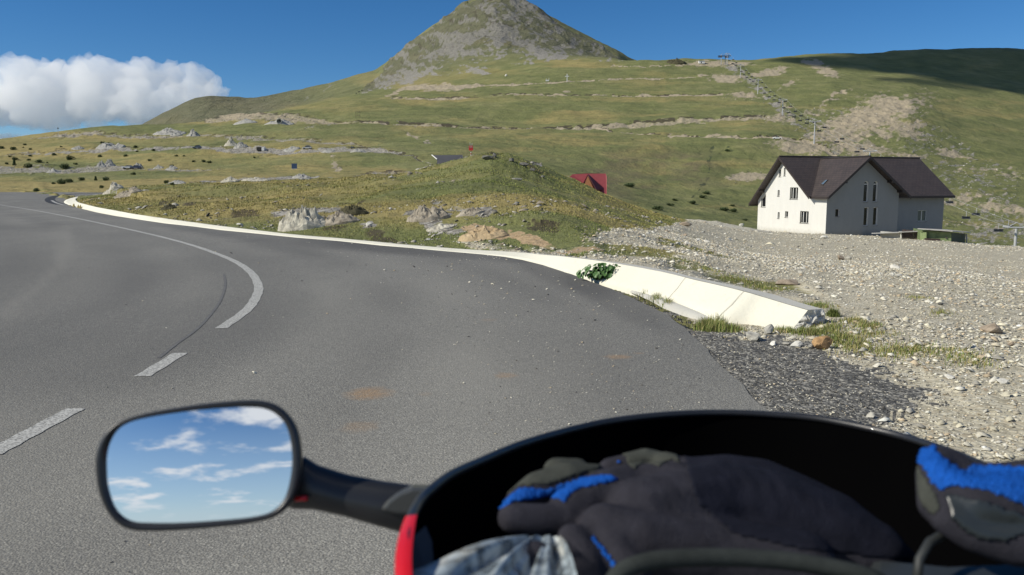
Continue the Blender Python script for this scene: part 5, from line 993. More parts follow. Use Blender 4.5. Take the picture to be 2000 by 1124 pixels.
RL = ['wide dark shrub just right of the red roofed house','darkest round shrub below the hillock line, leftmost of the valley shrubs','small round shrub right of the darkest one','round shrub alone in the valley below the gully','upper one of two flat shrubs beside the gully','lower one of two flat shrubs beside the gully','left half of a double shrub near the white house','right half of a double shrub near the white house','small shrub above the double shrub','faint shrub above the small round one','shrub low beside the left wall of the house','dark shrub in the hollow high above the valley']
for i, ((px, py, w_), l_) in enumerate(zip(SHR, RL)): put_shrub(px, py+1, w_, i % 4, l_, 'shrubs in the valley')
# ------------------------------------------------------------------ far things
M_STL = simple('galvanised_steel', (.42, .43, .44), .5, var=.1); M_CHR = simple('dark_chair', (.05, .055, .065), .6); M_WHT = simple('white_paint', (.72, .72, .70), .5, var=.05); M_TYRE = simple('black_rubber', (.02, .02, .02), .8)
TWR = [(1982,486,41,220),(1697,334,38,400),(1590,281,42,0),(1528,226,29,0),(1480,184,26,0),(1446,152,23,0),(1420,128,21,0)]
TL = ['nearest chairlift tower, low at the right edge beyond the gravel lot','chairlift tower whose arm shows just above the roof ridge','tallest looking chairlift tower, beside the bend of the dirt road','chairlift tower second above the dirt road bend','chairlift tower halfway up the slope','chairlift tower third from the skyline','topmost chairlift tower on the skyline']
tops = []; pts_t = []
for px, py, h_, Yd in TWR:
    p = hit(px, py, 130) if not Yd else P(px, py, Yd)
    if Yd: z_ = float(tz(p.x, p.y)); top = P(px, py-h_, Yd).z; p.z = min(z_, p.z)
    else: top = p.z+h_/F*p.y
    pts_t.append((p, top-p.z))
for i, (p, H_) in enumerate(pts_t):
    q = pts_t[min(i+1, len(pts_t)-1)][0]-pts_t[max(i-1, 0)][0]; q.z = 0; q.normalize(); sd = Vector((-q.y, q.x, 0)); sd = sd if sd.x > 0 else -sd
    e = empty('chairlift_tower', p, TL[i], 'chairlift tower', 'chairlift towers up the slope'); hw = 2.7 if i else 2.6
    MB().tube([(0, 0, -1.0), (0, 0, H_*.5), (0, 0, H_-.3)], [.42, .36, .3], 10).build('pole', M_STL, e)
    MB().tube([sd*-hw+hz*H_, sd*hw+hz*H_], .24, 6).build('crossarm', M_STL, e)
    for sg in (-1, 1):
        mb = MB(); c = sd*hw*sg+hz*(H_+.1)
        mb.tube([c-q*1.9, c+q*1.9], .16, 6); [mb.tube([c+q*t-sd*.12+hz*.2, c+q*t+sd*.12+hz*.2], .28, 8) for t in (-1.5, -.5, .5, 1.5)]; mb.build('sheave_assembly', M_STL, e)
    MB().tube([sd*-hw*.85+hz*H_, hz*(H_+1.4), sd*hw*.85+hz*H_], .1, 5).build('lifting_frame', M_STL, e); tops.append((p+hz*(H_+.45), sd*hw, q))
# cables and chairs
ch_mb = MB(); 
def chairproto():
    a = MB().tube([(0, 0, 0), (0, 0, -1.6)], .07, 5); b = MB().box((0, 0, -2.2), (2.3, .55, .16)); b.box((0, .3, -1.85), (2.3, .12, .7)); c = MB().tube([(-1.15, 0, -2.2), (-1.15, 0, -1.55), (1.15, 0, -1.55), (1.15, 0, -2.2)], .07, 5)
    return [(n_, mesh(n_, m_.v, m_.f, mt_)) for n_, m_, mt_ in (('hanger', a, M_STL), ('seat', b, M_CHR), ('seat_frame', c, M_CHR))]
cp = chairproto(); cpd = [(n_, o.data) for n_, o in cp]; [bpy.data.objects.remove(o) for _, o in cp]
for sg in (-1, 1):
    cb = MB(); path = []
    for i in range(len(tops)-1):
        a = tops[i][0]+tops[i][1]*sg; b = tops[i+1][0]+tops[i+1][1]*sg; L_ = (b-a).length
        for k2 in range(13): t = k2/12; path.append(a.lerp(b, t)-hz*(L_*.018*4*t*(1-t)))
    cb.tube(path, .035, 4); co = cb.build('haul_cable', M_STL); tag(co, 'left running chairlift cable between the towers' if sg < 0 else 'right running chairlift cable between the towers', 'cable', 'chairlift cables')
    d_ = 5 if sg < 0 else 13
    acc = 0
    for a, b in zip(path[:-1], path[1:]):
        L_ = (b-a).length
        if L_ < .5: continue
        while d_ < acc+L_:
            p = a.lerp(b, (d_-acc)/L_); e = empty('lift_chair', p, 'dark empty lift chair hanging on the cable up the slope', 'lift chair', 'chairs hanging along the chairlift', rz=math.atan2(b.y-a.y, b.x-a.x)-math.pi/2)
            for n_, me in cpd: link(bpy.data.objects.new(n_, me), e)
            d_ += 27
        acc += L_
# summit station frame
sp_ = hit(1412, 127, 200); e = empty('lift_station', sp_, 'top chairlift station frame on the skyline, left of the last tower', 'lift station'); MB().tube([(-2.2, 0, -1), (-2.2, 0, 11.5)], .4, 8).tube([(3.4, 3, -1), (3.4, 3, 12)], .4, 8).build('pole', M_STL, e); MB().box((.6, 1, 10.5), (13, 3, .8)).box((-3.5, 1, 9.2), (4.5, 3, .5)).box((5, 1, 9), (5, 3, .5)).build('bull_wheel_housing', M_CHR, e); MB().tube([(-4, 0, 10.5), (-1, 0, 13.6), (2, 0, 11), (4, 0, 13.8), (7, 0, 10.6)], .18, 5).build('lifting_frame', M_STL, e)
# cross, hut, poles, signs
p = hit(1107.5, 160, 300); s_ = p.y/F; e = empty('summit_cross', p, 'tall pale cross on the upper track below the peak', 'cross'); MB().box((0, 0, 7*s_), (1.3*s_, .8, 15*s_)).build('upright', M_WHT, e); MB().box((0, -.05, 10*s_), (7.5*s_, .8, 1.2*s_)).build('crossbar', M_WHT, e)
p = hit(1370, 124.5, 300); s_ = p.y/F; e = empty('white_hut', p, 'small white hut on the skyline left of the chairlift top', 'hut'); MB().box((0, 0, 2.2*s_), (11*s_, 4, 5.2*s_)).build('wall', M_WHT, e); MB().prism([(-6*s_, -2.4, 4.6*s_), (6*s_, -2.4, 4.2*s_), (6*s_, 2.4, 4.5*s_), (-6*s_, 2.4, 5*s_)], (0, 0, .25)).build('roof', M_TIN, e); MB().box((-1*s_, -2.03, 1.6*s_), (1.6*s_, .1, 3*s_)).build('door', M_DKF, e)
heap(1322, 124, 40, 7, M_DRK, 'dark rock hump on the skyline left of the white hut', name='rock_hump', cat='rock', n=30, seed=77, peak=.5)
p = hit(1069, 159, 300); s_ = p.y/F; e = empty('stone_shelter', p, 'tiny pale shelter left of the tall cross', 'shelter'); MB().box((0, 0, 1*s_), (6*s_, 2.5, 2.4*s_)).build('base', M_WHT, e); MB().tube([(-2*s_, 0, 2*s_), (-2*s_, 0, 5*s_)], .25, 5).tube([(3*s_, 0, 2*s_), (3*s_, 0, 6*s_)], .25, 5).build('post', M_STL, e)
stone(988,149.5,8,M_WST,'lone white boulder under the peak scree',.8,401,0,.2,name='boulder',cat='boulder')
p = hit(114, 263, 200); s_ = p.y/F; e = empty('signal_pole', p, 'thin pole with a black ball on the left skyline', 'pole'); MB().tube([(0, 0, -.5), (0, 0, 11*s_)], .12, 6).build('pole', M_STL, e); bb = MB().tube([(0, 0, 10*s_), (0, 0, 11*s_), (0, 0, 12.2*s_), (0, 0, 13*s_)], [.3*s_, 1.3*s_, 1.3*s_, .3*s_], 8).build('ball', M_CHR, e)
p = hit(575, 331, 150); s_ = p.y/F; e = empty('blue_sign', p, 'square dark blue road sign standing in the ochre field', 'sign'); M_BLU = simple('blue_board', (.025, .055, .13), .5, var=.3, scale=1); MB().box((0, 0, 6*s_), (10.5*s_, .08, 10*s_)).build('board', M_BLU, e); MB().tube([(-3*s_, .08, -.4), (-3*s_, .08, 10*s_)], .06, 6).build('post', M_STL, e); MB().tube([(3*s_, .08, -.4), (3*s_, .08, 10*s_)], .06, 6).build('post', M_STL, e); MB().box((0, -.05, .6*s_), (11*s_, .06, 1.1*s_)).build('lower_board', M_TIN, e)
p = hit(699, 230, 200); s_ = p.y/F; e = empty('empty_sign_frame', p, 'empty square wire frame on the green slope left of the peak foot', 'sign frame'); MB().tube([(-4*s_, 0, -.5), (-4*s_, 0, 11*s_), (4*s_, 0, 11*s_), (4*s_, 0, -.5)], .17, 5).tube([(-4*s_, 0, 4*s_), (4*s_, 0, 4*s_)], .12, 5).tube([(0, 0, 4*s_), (0, 0, 11*s_)], .10, 5).build('frame', M_RUSTW, e)
# red and white trail marker
p = P(920, 320, 60.3); p.z = float(tz(p.x, p.y)); top = P(918, 292, 60.3).z-p.z; e = empty('trail_marker', p, 'red box sign on a red and white striped pole on the hillock', 'trail marker'); M_RED = simple('sign_red', (.48, .03, .03), .5)
for i in range(8): MB().tube([(0, 0, top*(i/8)-(.1 if i == 0 else 0)), (0, 0, top*(i+1)/8)], .028, 8).build('pole_band', M_WHT if i % 2 else M_RED, e)
MB().box((0, -.04, top+.08), (.30, .05, .34)).build('board', M_RED, e); MB().box((0, -.07, top+.16), (.2, .006, .05)).build('white_mark', M_TIN, e); MB().tube([(-.05, 0, top+.2), (-.07, 0, top+.5)], .014, 5).tube([(.05, 0, top+.2), (.1, 0, top+.46)], .014, 5).build('antenna', M_STL, e)
# concrete pipe, tank block
p = hit(545, 242, 200); s_ = p.y/F; e = empty('concrete_pipe', p, 'large concrete pipe ring lying on the highest grey track', 'pipe'); R_ = 5.2*s_; mb = MB(); n = 20
rr_o = [(R_, -3), (R_, 3), (R_*.78, 3), (R_*.78, -3)]; v = [Vector((math.cos(2*math.pi*k2/n)*a, b, math.sin(2*math.pi*k2/n)*a+R_*.85)) for a, b in rr_o for k2 in range(n)]
mb.add(v, [(i*n+k2, i*n+(k2+1) % n, ((i+1) % 4)*n+(k2+1) % n, ((i+1) % 4)*n+k2) for i in range(4) for k2 in range(n)]); mb.build('ring', M_KG, e, True); MB().box((0, 2.5, R_*.7), (R_*1.5, .3, R_*1.4)).build('inner_wall', M_DKF, e); e.rotation_euler = (0, 0, .3)
p = hit(509, 295, 200); s_ = p.y/F; e = empty('storage_tank', p, 'black container with a white end standing on the middle track', 'container'); MB().box((-1.5*s_, 0, 3.5*s_), (10*s_, 2.4, 7*s_)).build('body', M_TYRE, e, bevel=.1); MB().box((6*s_, 0, 3.2*s_), (5*s_, 2.5, 6.6*s_)).build('end_cap', M_WHT, e, bevel=.1)
# small building behind the hillock (dark roof), red house
def Zat(px, py, Y): return P(px, py, Y)
gb = Zat(875, 318, 150); e = empty('dark_roofed_building', (gb.x, gb.y, float(tz(gb.x, gb.y))), 'dark grey pitched roof with a white edge showing behind the hillock', 'building'); o0 = e.location
M_GRF = simple('grey_sheet_roof', (.075, .075, .082), .6, var=.1, scale=1)
rp = [Zat(844, 303.6, 152), Zat(903, 303, 152), Zat(906, 311, 150.5), Zat(905, 324, 149), Zat(853, 324, 149), Zat(854, 312, 150.5)]
MB().prism([q-o0 for q in rp], Vector((0, .25, -.05))).build('roof', M_GRF, e); MB().tube([q-o0+Vector((-.04, -.08, .05)) for q in (rp[0], rp[5])], .09, 6).build('roof_edge', M_WHT, e); MB().box((0, 3.2, 0.2), (4.6, 4.5, 3.8)).build('wall', M_PL, e)
gb = Zat(1150, 345, 200); gz = float(tz(gb.x, gb.y)); e = empty('red_roofed_house', (gb.x, gb.y, gz), 'house with a steep red roof and a pointed dormer behind the hillock', 'house'); o0 = e.location
M_RRF = simple('red_sheet_roof', (.235, .042, .048), .65, var=.12, scale=1); M_WOOD = simple('orange_timber', (.36, .15, .06), .7, var=.2); M_DKR = simple('brown_red_roof', (.14, .035, .04), .7)
A_ = [Zat(1108, 350, 201), Zat(1118, 341, 203), Zat(1145, 339, 203), Zat(1183, 339.5, 203), Zat(1185, 346, 202), Zat(1185, 392, 197), Zat(1106, 392, 197)]
MB().prism([q-o0 for q in A_], Vector((0, .5, -.3))).build('roof', M_RRF, e); MB().box((0, 4.5, 2.6), (8.5, 7, 5.6)).build('wall', M_WOOD, e)
ap, bl, br = Zat(1148, 344, 198.5), Zat(1137, 368, 197.5), Zat(1161, 372, 197.5); ab = Zat(1149, 343, 202.5); brb = Zat(1178, 371, 199.5); blb = Zat(1140, 360, 200.8)
dm = MB().add([q-o0 for q in (ap, bl, br, ab)], [(0, 1, 2)]).build('dormer_wall', M_WOOD, e)
MB().prism([q-o0 for q in (ap+hz*.15, br+Vector((.4, -.2, 0)), brb, ab+hz*.15)], Vector((.06, 0, .12))).build('dormer_roof', M_DKR, e); MB().prism([q-o0 for q in (ap+hz*.15, bl+Vector((-.3, -.2, 0)), blb, ab+hz*.15)], Vector((-.06, 0, .12))).build('dormer_roof', M_RRF, e)
# cars
def car(px, py, heading, body, label, pickup=False, seed=0, L_=4.3, suv=0, group='vehicles parked on the hillside tracks'):
    p = hit(px, py, 180); e = empty('pickup_truck' if pickup else 'parked_car', p+hz*.05, label, 'pickup truck' if pickup else 'car', group, rz=heading); k2 = L_/4.3
    mb = MB(); prof = [(-2.1, .35), (-2.15, .75), (-2.0, .95), (2.0, .95) if not pickup else (2.1, 1.0), (2.15, .6), (2.1, .35)] if True else None
    prof = [(-2.12, .35), (-2.15, .7), (-1.95, .88), (-1.0, .97), (2.05, .97+suv*.1), (2.15, .7), (2.1, .35)]
    mb.prism([Vector((a*k2, -.85, b)) for a, b in prof], (0, 1.7, 0)); mb.build('body', body, e, bevel=.06)
    if pickup: cab = [(-1.15, .95), (-.55, 1.55), (.5, 1.58), (.75, .95)]
    else: cab = [(-1.1, .95), (-.45, 1.42+suv*.2), (1.2, 1.45+suv*.25), (1.95, .97)]
    MB().prism([Vector((a*k2, -.72, b)) for a, b in cab], (0, 1.44, 0)).build('windows', M_GL, e, bevel=.05); z_ = max(b for a, b in cab); xa = [a for a, b in cab if b > 1.3]
    MB().box(((xa[0]+xa[1])/2*k2, 0, z_+.015), ((xa[1]-xa[0])*k2*1.0, 1.36, .08)).build('roof', body, e, bevel=.03)
    if pickup: MB().box((1.4*k2, -.8, 1.05), (1.3*k2, .08, .25)).box((1.4*k2, .8, 1.05), (1.3*k2, .08, .25)).build('load_bed', body, e)
    for wx in (-1.35, 1.35):
        for wy in (-.83, .83): MB().tube([(wx*k2, wy-.11, .33), (wx*k2, wy+.11, .33)], .33, 14).build('wheel', M_TYRE, e)
    for wy in (-.6, .6): MB().box((-2.14*k2, wy, .68), (.06, .3, .14)).build('headlight', M_WHT, e)
def paint(name, c): m = simple(name, c, .3, var=.02, coat=.6); return m
M_CW = paint('white_car_paint', (.75, .75, .75)); M_CN = paint('navy_car_paint', (.035, .045, .10)); M_CS = paint('silver_car_paint', (.45, .46, .46)); M_CB = paint('dark_blue_paint', (.05, .07, .11))
car(250, 330.5, .15, M_CW, 'white car, left one of the two parked on the lower left track'); car(265, 330.5, .1, M_CN, 'dark blue car right behind the white one on the lower left track')
car(385, 291, 0, M_CB, 'dark blue grey car on the middle left track', suv=1); car(600, 292, 0.05, M_CS, 'silver estate car on the middle track near its right end', suv=1); car(1518, 272.5, 2.9, M_CW, 'white pickup truck on the dirt road left of the house roof', pickup=True, L_=5.2)
p = hit(689, 291, 180); e = empty('parked_motorbike', p, 'small dark motorbike at the right end of the middle track', 'motorbike'); MB().tube([(-.7, -.06, .33), (-.7, .06, .33)], .33, 14).build('wheel', M_TYRE, e); MB().tube([(.75, -.06, .33), (.75, .06, .33)], .33, 14).build('wheel', M_TYRE, e); MB().box((0, 0, .6), (1.0, .3, .5)).box((-.45, 0, .95), (.5, .3, .35)).build('body', M_CB, e, bevel=.08); MB().box((.4, 0, .9), (.7, .28, .14)).build('seat', M_TYRE, e)
e2 = empty('motorbike_rider', p, None); bpy.data.objects.remove(e2)
# ------------------------------------------------------------------ motorcycle seen from the saddle
moto = empty('motorcycle', (0.2, .9, 0), 'black and red motorcycle front seen from the saddle, mirror at left', 'motorcycle'); mo = moto.location
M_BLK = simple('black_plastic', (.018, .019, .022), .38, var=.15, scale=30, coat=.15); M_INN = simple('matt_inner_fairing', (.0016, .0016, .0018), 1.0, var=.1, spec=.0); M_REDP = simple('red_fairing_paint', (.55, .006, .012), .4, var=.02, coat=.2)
RIM = [(796,1160,.47),(794,1115,.49),(795,1070,.51),(798,1040,.53),(805,1008,.56),(822,977,.60),(847,953,.63),(883,927,.67),(938,902,.72),(1020,868,.79),(1120,839,.86),(1202,822,.90),(1301,811,.93),(1400,807,.95),(1500,810,.95),(1604,819,.93),(1736,846,.88),(1818,870,.83),(1900,901,.77),(2000,948,.70),(2080,1012,.62),(2120,1100,.54),(2130,1180,.49)]
rim = smoothpts([P(*q)-mo for q in RIM], 6); C0 = Vector((.16, .60, 0))-Vector((mo.x, mo.y, 0))
MB().tube(rim, .0042, 10).build('fairing_rim', M_BLK, moto, True)
def toward(p, s, dz): c = Vector((C0.x, C0.y, p.z)); q = p.lerp(c, s); q.z = p.z+dz; return q
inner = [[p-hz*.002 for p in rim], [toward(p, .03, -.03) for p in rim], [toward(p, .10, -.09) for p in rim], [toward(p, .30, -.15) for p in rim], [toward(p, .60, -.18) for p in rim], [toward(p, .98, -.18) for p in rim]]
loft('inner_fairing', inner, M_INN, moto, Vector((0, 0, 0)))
outer = [[p-hz*.001 for p in rim], [toward(p, -.03, -.05) for p in rim], [toward(p, -.10, -.16) for p in rim], [toward(p, -.10, -.32) for p in rim], [toward(p, .1, -.50) for p in rim], [toward(p, .5, -.62) for p in rim]]
loft('outer_fairing', outer, M_BLK, moto, Vector((0, 0, 0)))
# red side panel below the mirror stalk
ro = [(799,1017,.552),(788,1036,.535),(780,1058,.52),(774,1085,.505),(772,1112,.49),(773,1160,.47)]; ri = [(806,1008,.55),(800,1040,.525),(797,1062,.51),(795,1088,.495),(795,1114,.482),(797,1160,.462)]
ro, ri = smoothpts([P(*q)-mo for q in ro], 5), smoothpts([P(*q)-mo for q in ri], 5)
loft('red_panel', [[p+Vector((.003, 0, .001)) for p in ri], [a.lerp(b, .5)+Vector((-.003, -.006, .004)) for a, b in zip(ri, ro)], ro, [p+Vector((.004, .03, -.04)) for p in ro], [p+Vector((.02, .06, -.2)) for p in ro]], M_REDP, moto, Vector((0, 0, 0)))
# inner side panel, dash, tank
pq = [P(*q)-mo for q in [(803,1050,.54),(826,1030,.56),(838,1060,.55),(842,1110,.53),(845,1180,.50),(803,1180,.49),(801,1100,.505)]]
MB().prism([p+Vector((.002, 0, .001)) for p in pq], Vector((0, .004, -.01))).build('side_lining', simple('red_reflect_lining', (.016, .008, .009), .6), moto)  # black lining with the red panel's reflection mixed into its colour
tk = MB(); rings = []
for i in range(9):
    t = i/8; rings.append([Vector((.16-mo.x+.17*math.cos(a)*math.sin(math.pi*(.12+.8*t)), -.25+.62*t-mo.y+.05, .98+.075*math.sin(a)*math.sin(math.pi*(.15+.75*t)))) for a in np.linspace(0, 2*math.pi, 20, endpoint=False)])
loft('tank', rings, M_BLK, moto, Vector((0, 0, 0)), closed=True)
MB().tube([P(1788,1150,.56)-mo, P(1796,1092,.565)-mo, P(1815,1060,.575)-mo, P(1850,1040,.585)-mo, P(1880,1046,.59)-mo], .0035, 8).build('cable_loop', simple('grey_cable', (.022, .025, .025), .6), moto, True)
dp = [P(*q)-mo for q in [(1700,1085,.62),(1850,1100,.60),(2080,1090,.60),(2100,1200,.52),(1690,1200,.54)]]; MB().prism(dp, Vector((0, 0, -.02))).build('dash_panel', simple('dark_grey_plastic', (.022, .026, .028), .5, var=.3, scale=12), moto, bevel=.008)
# mirror: plane facing back and a little up
MC = P(392, 905, .62); e_ = math.radians(13.2); a_ = math.radians(8); mn = Vector((math.sin(a_)*math.cos(e_), -math.cos(a_)*math.cos(e_), math.sin(e_)))
mir = empty('mirror', (0, 0, 0)); mir.parent = moto; mir.location = MC-mo
def zm(x, y): return (x/2.857+150, y/2.857+740)
OUT = [(110,560),(104,460),(122,370),(165,295),(240,238),(350,200),(500,170),(700,140),(900,122),(1010,121),(1095,140),(1165,187),(1220,260),(1247,350),(1256,480),(1240,600),(1195,700),(1115,768),(1020,800),(850,825),(600,847),(400,854),(290,842),(215,798),(160,725),(125,640)]
INN = [(166,520),(166,440),(182,365),(225,290),(300,243),(440,210),(650,180),(850,163),(960,160),(1050,170),(1118,206),(1168,270),(1193,370),(1198,480),(1182,590),(1150,680),(1085,742),(1000,768),(850,785),(600,802),(420,804),(310,796),(243,760),(200,700),(176,620),(168,570)]
def ringpts(L_): p = [on_plane(*zm(*q), MC, mn)-MC for q in L_]; n = len(p); out = []; 
def closed_smooth(p, n):
    L_ = len(p); out = []
    for i in range(L_):
        p0, p1, p2, p3 = p[i-1], p[i], p[(i+1) % L_], p[(i+2) % L_]
        for k2 in range(n): t = k2/n; out.append(.5*((2*p1)+(p2-p0)*t+(2*p0-5*p1+4*p2-p3)*t*t+(3*p1-p0-3*p2+p3)*t**3))
    return out
po = closed_smooth([on_plane(*zm(*q), MC, mn)-MC for q in OUT], 4); pi_ = closed_smooth([on_plane(*zm(*q), MC, mn)-MC for q in INN], 4)
nb_ = -mn
def scl(ps, k2): return [p*k2 for p in ps]
rows = [[p-mn*.003 for p in pi_], [p.lerp(q, .12)+mn*.0005 for p, q in zip(pi_, po)], [p.lerp(q, .5)+mn*.0035 for p, q in zip(pi_, po)], [p.lerp(q, .9)+mn*.002 for p, q in zip(pi_, po)], [p-mn*.003 for p in po], [p*.99-mn*.012 for p in po], [p*.93-mn*.030 for p in po], [p*.75-mn*.046 for p in po], [p*.4-mn*.056 for p in po], [p*.02-mn*.058 for p in po]]
loft('mirror_housing', rows, M_BLK, mir, Vector((0, 0, 0)), closed=True)
gm, nt_, b_ = newmat('mirror_glass'); b_.inputs['Base Color'].default_value = (.88, .90, .92, 1); b_.inputs['Metallic'].default_value = 1; b_.inputs['Roughness'].default_value = .0
Rc = 1.15; gl = [[p*k2 for p in pi_] for k2 in (1.003, .85, .7, .55, .4, .25, .1, .001)]
gl = [[q-mn*(.0015+(q.length**2)/(2*Rc)-.0022) for q in row] for row in gl]
g_o = loft('mirror_glass', gl, gm, mir, Vector((0, 0, 0)), closed=True)
# stalk
def za(x, y): return zm(x, y)
TOPS = [(1215,470),(1268,445),(1340,495),(1500,547),(1700,583),(1900,607),(2010,618)]; BOTS = [(1180,700),(1215,716),(1330,716),(1500,752),(1700,812),(1830,850),(1900,870)]
sec = []
for (tx, ty), (bx_, by_), Y_ in zip(TOPS, BOTS, (.655,.65,.648,.648,.648,.65,.652)):
    a = P(*za(tx, ty), Y_)-mo; b = P(*za(bx_, by_), Y_)-mo; c = (a+b)/2; h = (a-b)/2; sec.append([c+h*math.cos(t)+Vector((0, .013, .004))*math.sin(t) for t in np.linspace(0, 2*math.pi, 22, endpoint=False)])
sec2 = []
for i in range(len(sec)-1):
    for k2 in range(5): t = k2/5; sec2.append([a.lerp(b, t) for a, b in zip(sec[i], sec[i+1])])
sec2.append(sec[-1]); loft('mirror_stalk', [[q-(MC-mo) for q in r_] for r_ in sec2], M_BLK, mir, Vector((0, 0, 0)), closed=True)
bp_ = [(1690,735),(1735,680),(1790,640),(1870,608),(1990,614),(1960,660),(1900,715),(1850,765),(1780,760)]
MB().prism([P(*zm(*q), .632)-MC for q in bp_], Vector((0, .02, -.004))).build('stalk_base', simple('satin_grey_plastic', (.06, .064, .066), .3, var=.1), mir, bevel=.003)
MB().tube([P(*zm(1218, 672), .632)-MC, P(*zm(1285, 668), .63)-MC], .0022, 8).build('red_trim', M_REDP, mir, True)
# ------------------------------------------------------------------ gloves
def blob(name, chains, vox, mats, parent, org, smooth_it=6):
    bm = bmesh.new()
    for ch in chains:
        pts = [(P(x, y, Y), r/F*Y) for x, y, Y, r in ch]
        seg = [(pts[0])] if len(pts) == 1 else []
        for (a, ra), (b, rb) in zip(pts[:-1], pts[1:]):
            n = max(2, int((b-a).length/(min(ra, rb)*.35))+1); seg += [(a.lerp(b, i/n), ra+(rb-ra)*i/n) for i in range(n+1)]
        for c, r in seg: bmesh.ops.create_icosphere(bm, subdivisions=2, radius=r, matrix=Matrix.Translation(c-org))
    me = bpy.data.meshes.new(name); bm.to_mesh(me); bm.free(); o = link(bpy.data.objects.new(name, me))
    m1 = o.modifiers.new('r', 'REMESH'); m1.mode = 'VOXEL'; m1.voxel_size = vox; m2 = o.modifiers.new('s', 'SMOOTH'); m2.factor = .5; m2.iterations = smooth_it
    bpy.context.view_layer.update(); dg = bpy.context.evaluated_depsgraph_get(); me2 = bpy.data.meshes.new_from_object(o.evaluated_get(dg)); o.modifiers.clear(); o.data = me2; me2.materials.clear(); me2.materials.append(mats); me2.shade_smooth(); o.parent = parent
    return o
def panel_from(src, name, poly, mat, lift, parent, org, creases=0):
    """lift the part of a blob that the panel covers into a mesh of its own"""
    me = src.data; n = len(me.vertices); co = np.zeros(n*3); me.vertices.foreach_get('co', co); co = co.reshape(-1, 3); W_ = co+np.array(org); px, py = pix(W_[:, 0], W_[:, 1], W_[:, 2]); ins = inpoly(px, py, poly)
    fs = [f for f in me.polygons if all(ins[v] for v in f.vertices) and f.normal.dot(Vector((0, -.75, .6))) > .05]
    ids = sorted({v for f in fs for v in f.vertices}); mp = {v: i for i, v in enumerate(ids)}
    V = [Vector(co[v])+me.vertices[v].normal*(lift+(creases*math.sin(px[v]*.35+py[v]*.12) if creases else 0)) for v in ids]
    if not V: return None
    o = mesh(name, V, [tuple(mp[v] for v in f.vertices) for f in fs], mat, parent, True); md = o.modifiers.new('t', 'SOLIDIFY'); md.thickness = lift*1.2; md.offset = -1; return o
def fabric(name, col, scale=900, bump=.5, var=.25, rough=.9):
    m, nt, b = newmat(name); pos = geo_pos(nt); c = mixc(nt, mrange(nt, noise(nt, pos, 45, 5, .6), .3, .7), tuple(x*(1-var) for x in col), tuple(x*(1+var) for x in col)); c = mixc(nt, mrange(nt, voro(nt, pos, scale, 'Distance'), .2, .8, 0, .35), c, tuple(x*.5 for x in col))
    nt.links.new(c, b.inputs['Base Color']); b.inputs['Roughness'].default_value = rough; b.inputs['Sheen Weight'].default_value = 0; b.inputs['Specular IOR Level'].default_value = .1
    bp = N(nt, 'ShaderNodeBump', i_Strength=bump, i_Distance=.0015); nt.links.new(M(nt, 'ADD', voro(nt, pos, scale, 'Distance'), M(nt, 'MULTIPLY', noise(nt, pos, 70, 4), 3)), bp.inputs['Height']); nt.links.new(bp.outputs[0], b.inputs['Normal']); return m
M_GLV = fabric('charcoal_fabric', (.034, .033, .042)); M_GLB = fabric('blue_mesh_fabric', (.008, .085, .40), 500, .8, .3, .7); M_GLG = fabric('grey_green_suede', (.06, .064, .055), 1200, .4); M_CUF = fabric('cuff_band_grey', (.036, .041, .039), 1200, .3); M_GLD = fabric('shaded_fabric', (.013, .014, .023), 900)
GO = P(1300, 1050, .62)
gl_ = empty('glove', GO, 'charcoal riding glove with a blue finger stripe behind the fairing, larger of the two', 'glove', 'riding gloves')
LCH = [[(1010,985,.645,30),(1052,960,.66,40),(1110,942,.67,40),(1165,940,.68,34)], [(1085,920,.69,26),(1130,915,.695,20)], [(1192,920,.70,28),(1240,908,.705,27),(1262,905,.71,30),(1300,915,.71,30)],
 [(1000,1012,.60,33),(1040,1018,.603,37),(1105,1020,.61,40)], [(1110,1000,.62,46),(1180,965,.64,52),(1235,960,.66,58),(1320,985,.66,90)], [(1250,1010,.62,80),(1400,1000,.66,104),(1500,1018,.66,106),(1600,1050,.65,94),(1700,1085,.64,72)],
 [(1180,1030,.59,52),(1250,1060,.585,66),(1400,1090,.60,86),(1560,1110,.60,80)], [(1045,1098,.555,46),(1046,1150,.545,50)], [(1118,1055,.575,36),(1140,1100,.56,44),(1150,1160,.55,50)], [(1200,1070,.57,40),(1230,1120,.56,50)], [(1300,912,.70,30),(1345,925,.69,32),(1420,925,.69,38),(1490,932,.69,36),(1560,962,.685,36),(1640,1002,.68,38),(1720,1062,.67,36),(1760,1100,.66,34)]]
gb_ = blob('glove_body', LCH, .0028, M_GLV, gl_, GO, 8)
def zg(x, y): return (x/4.258+900, y/4.258+860)
panel_from(gb_, 'blue_stripe', [zg(*q) for q in [(265,610),(300,560),(380,480),(480,395),(600,392),(740,390),(900,335),(1080,300),(1240,285),(1315,318),(1295,348),(1150,378),(1000,412),(930,455),(870,530),(800,503),(690,475),(600,512),(480,512),(380,545),(300,600)]], M_GLB, .0012, gl_, GO, .0003)
panel_from(gb_, 'suede_patch', [zg(*q) for q in [(350,480),(420,380),(480,310),(620,240),(700,160),(900,120),(1100,140),(1180,215),(1130,262),(900,325),(740,380),(480,388)]], M_GLG, .0009, gl_, GO)
panel_from(gb_, 'suede_patch', [(1212,880),(1240,872),(1285,870),(1325,885),(1330,905),(1310,900),(1290,915),(1262,905),(1240,920),(1222,905)], M_GLG, .0009, gl_, GO)
panel_from(gb_, 'blue_dot', [zg(*q) for q in [(1280,160),(1335,160),(1340,205),(1285,210)]], M_GLB, .001, gl_, GO)
panel_from(gb_, 'blue_piping', [zg(*q) for q in [(1060,800),(1115,795),(1190,880),(1300,1010),(1400,1124),(1430,1200),(1330,1200),(1290,1124),(1180,980)]], M_GLB, .0012, gl_, GO)
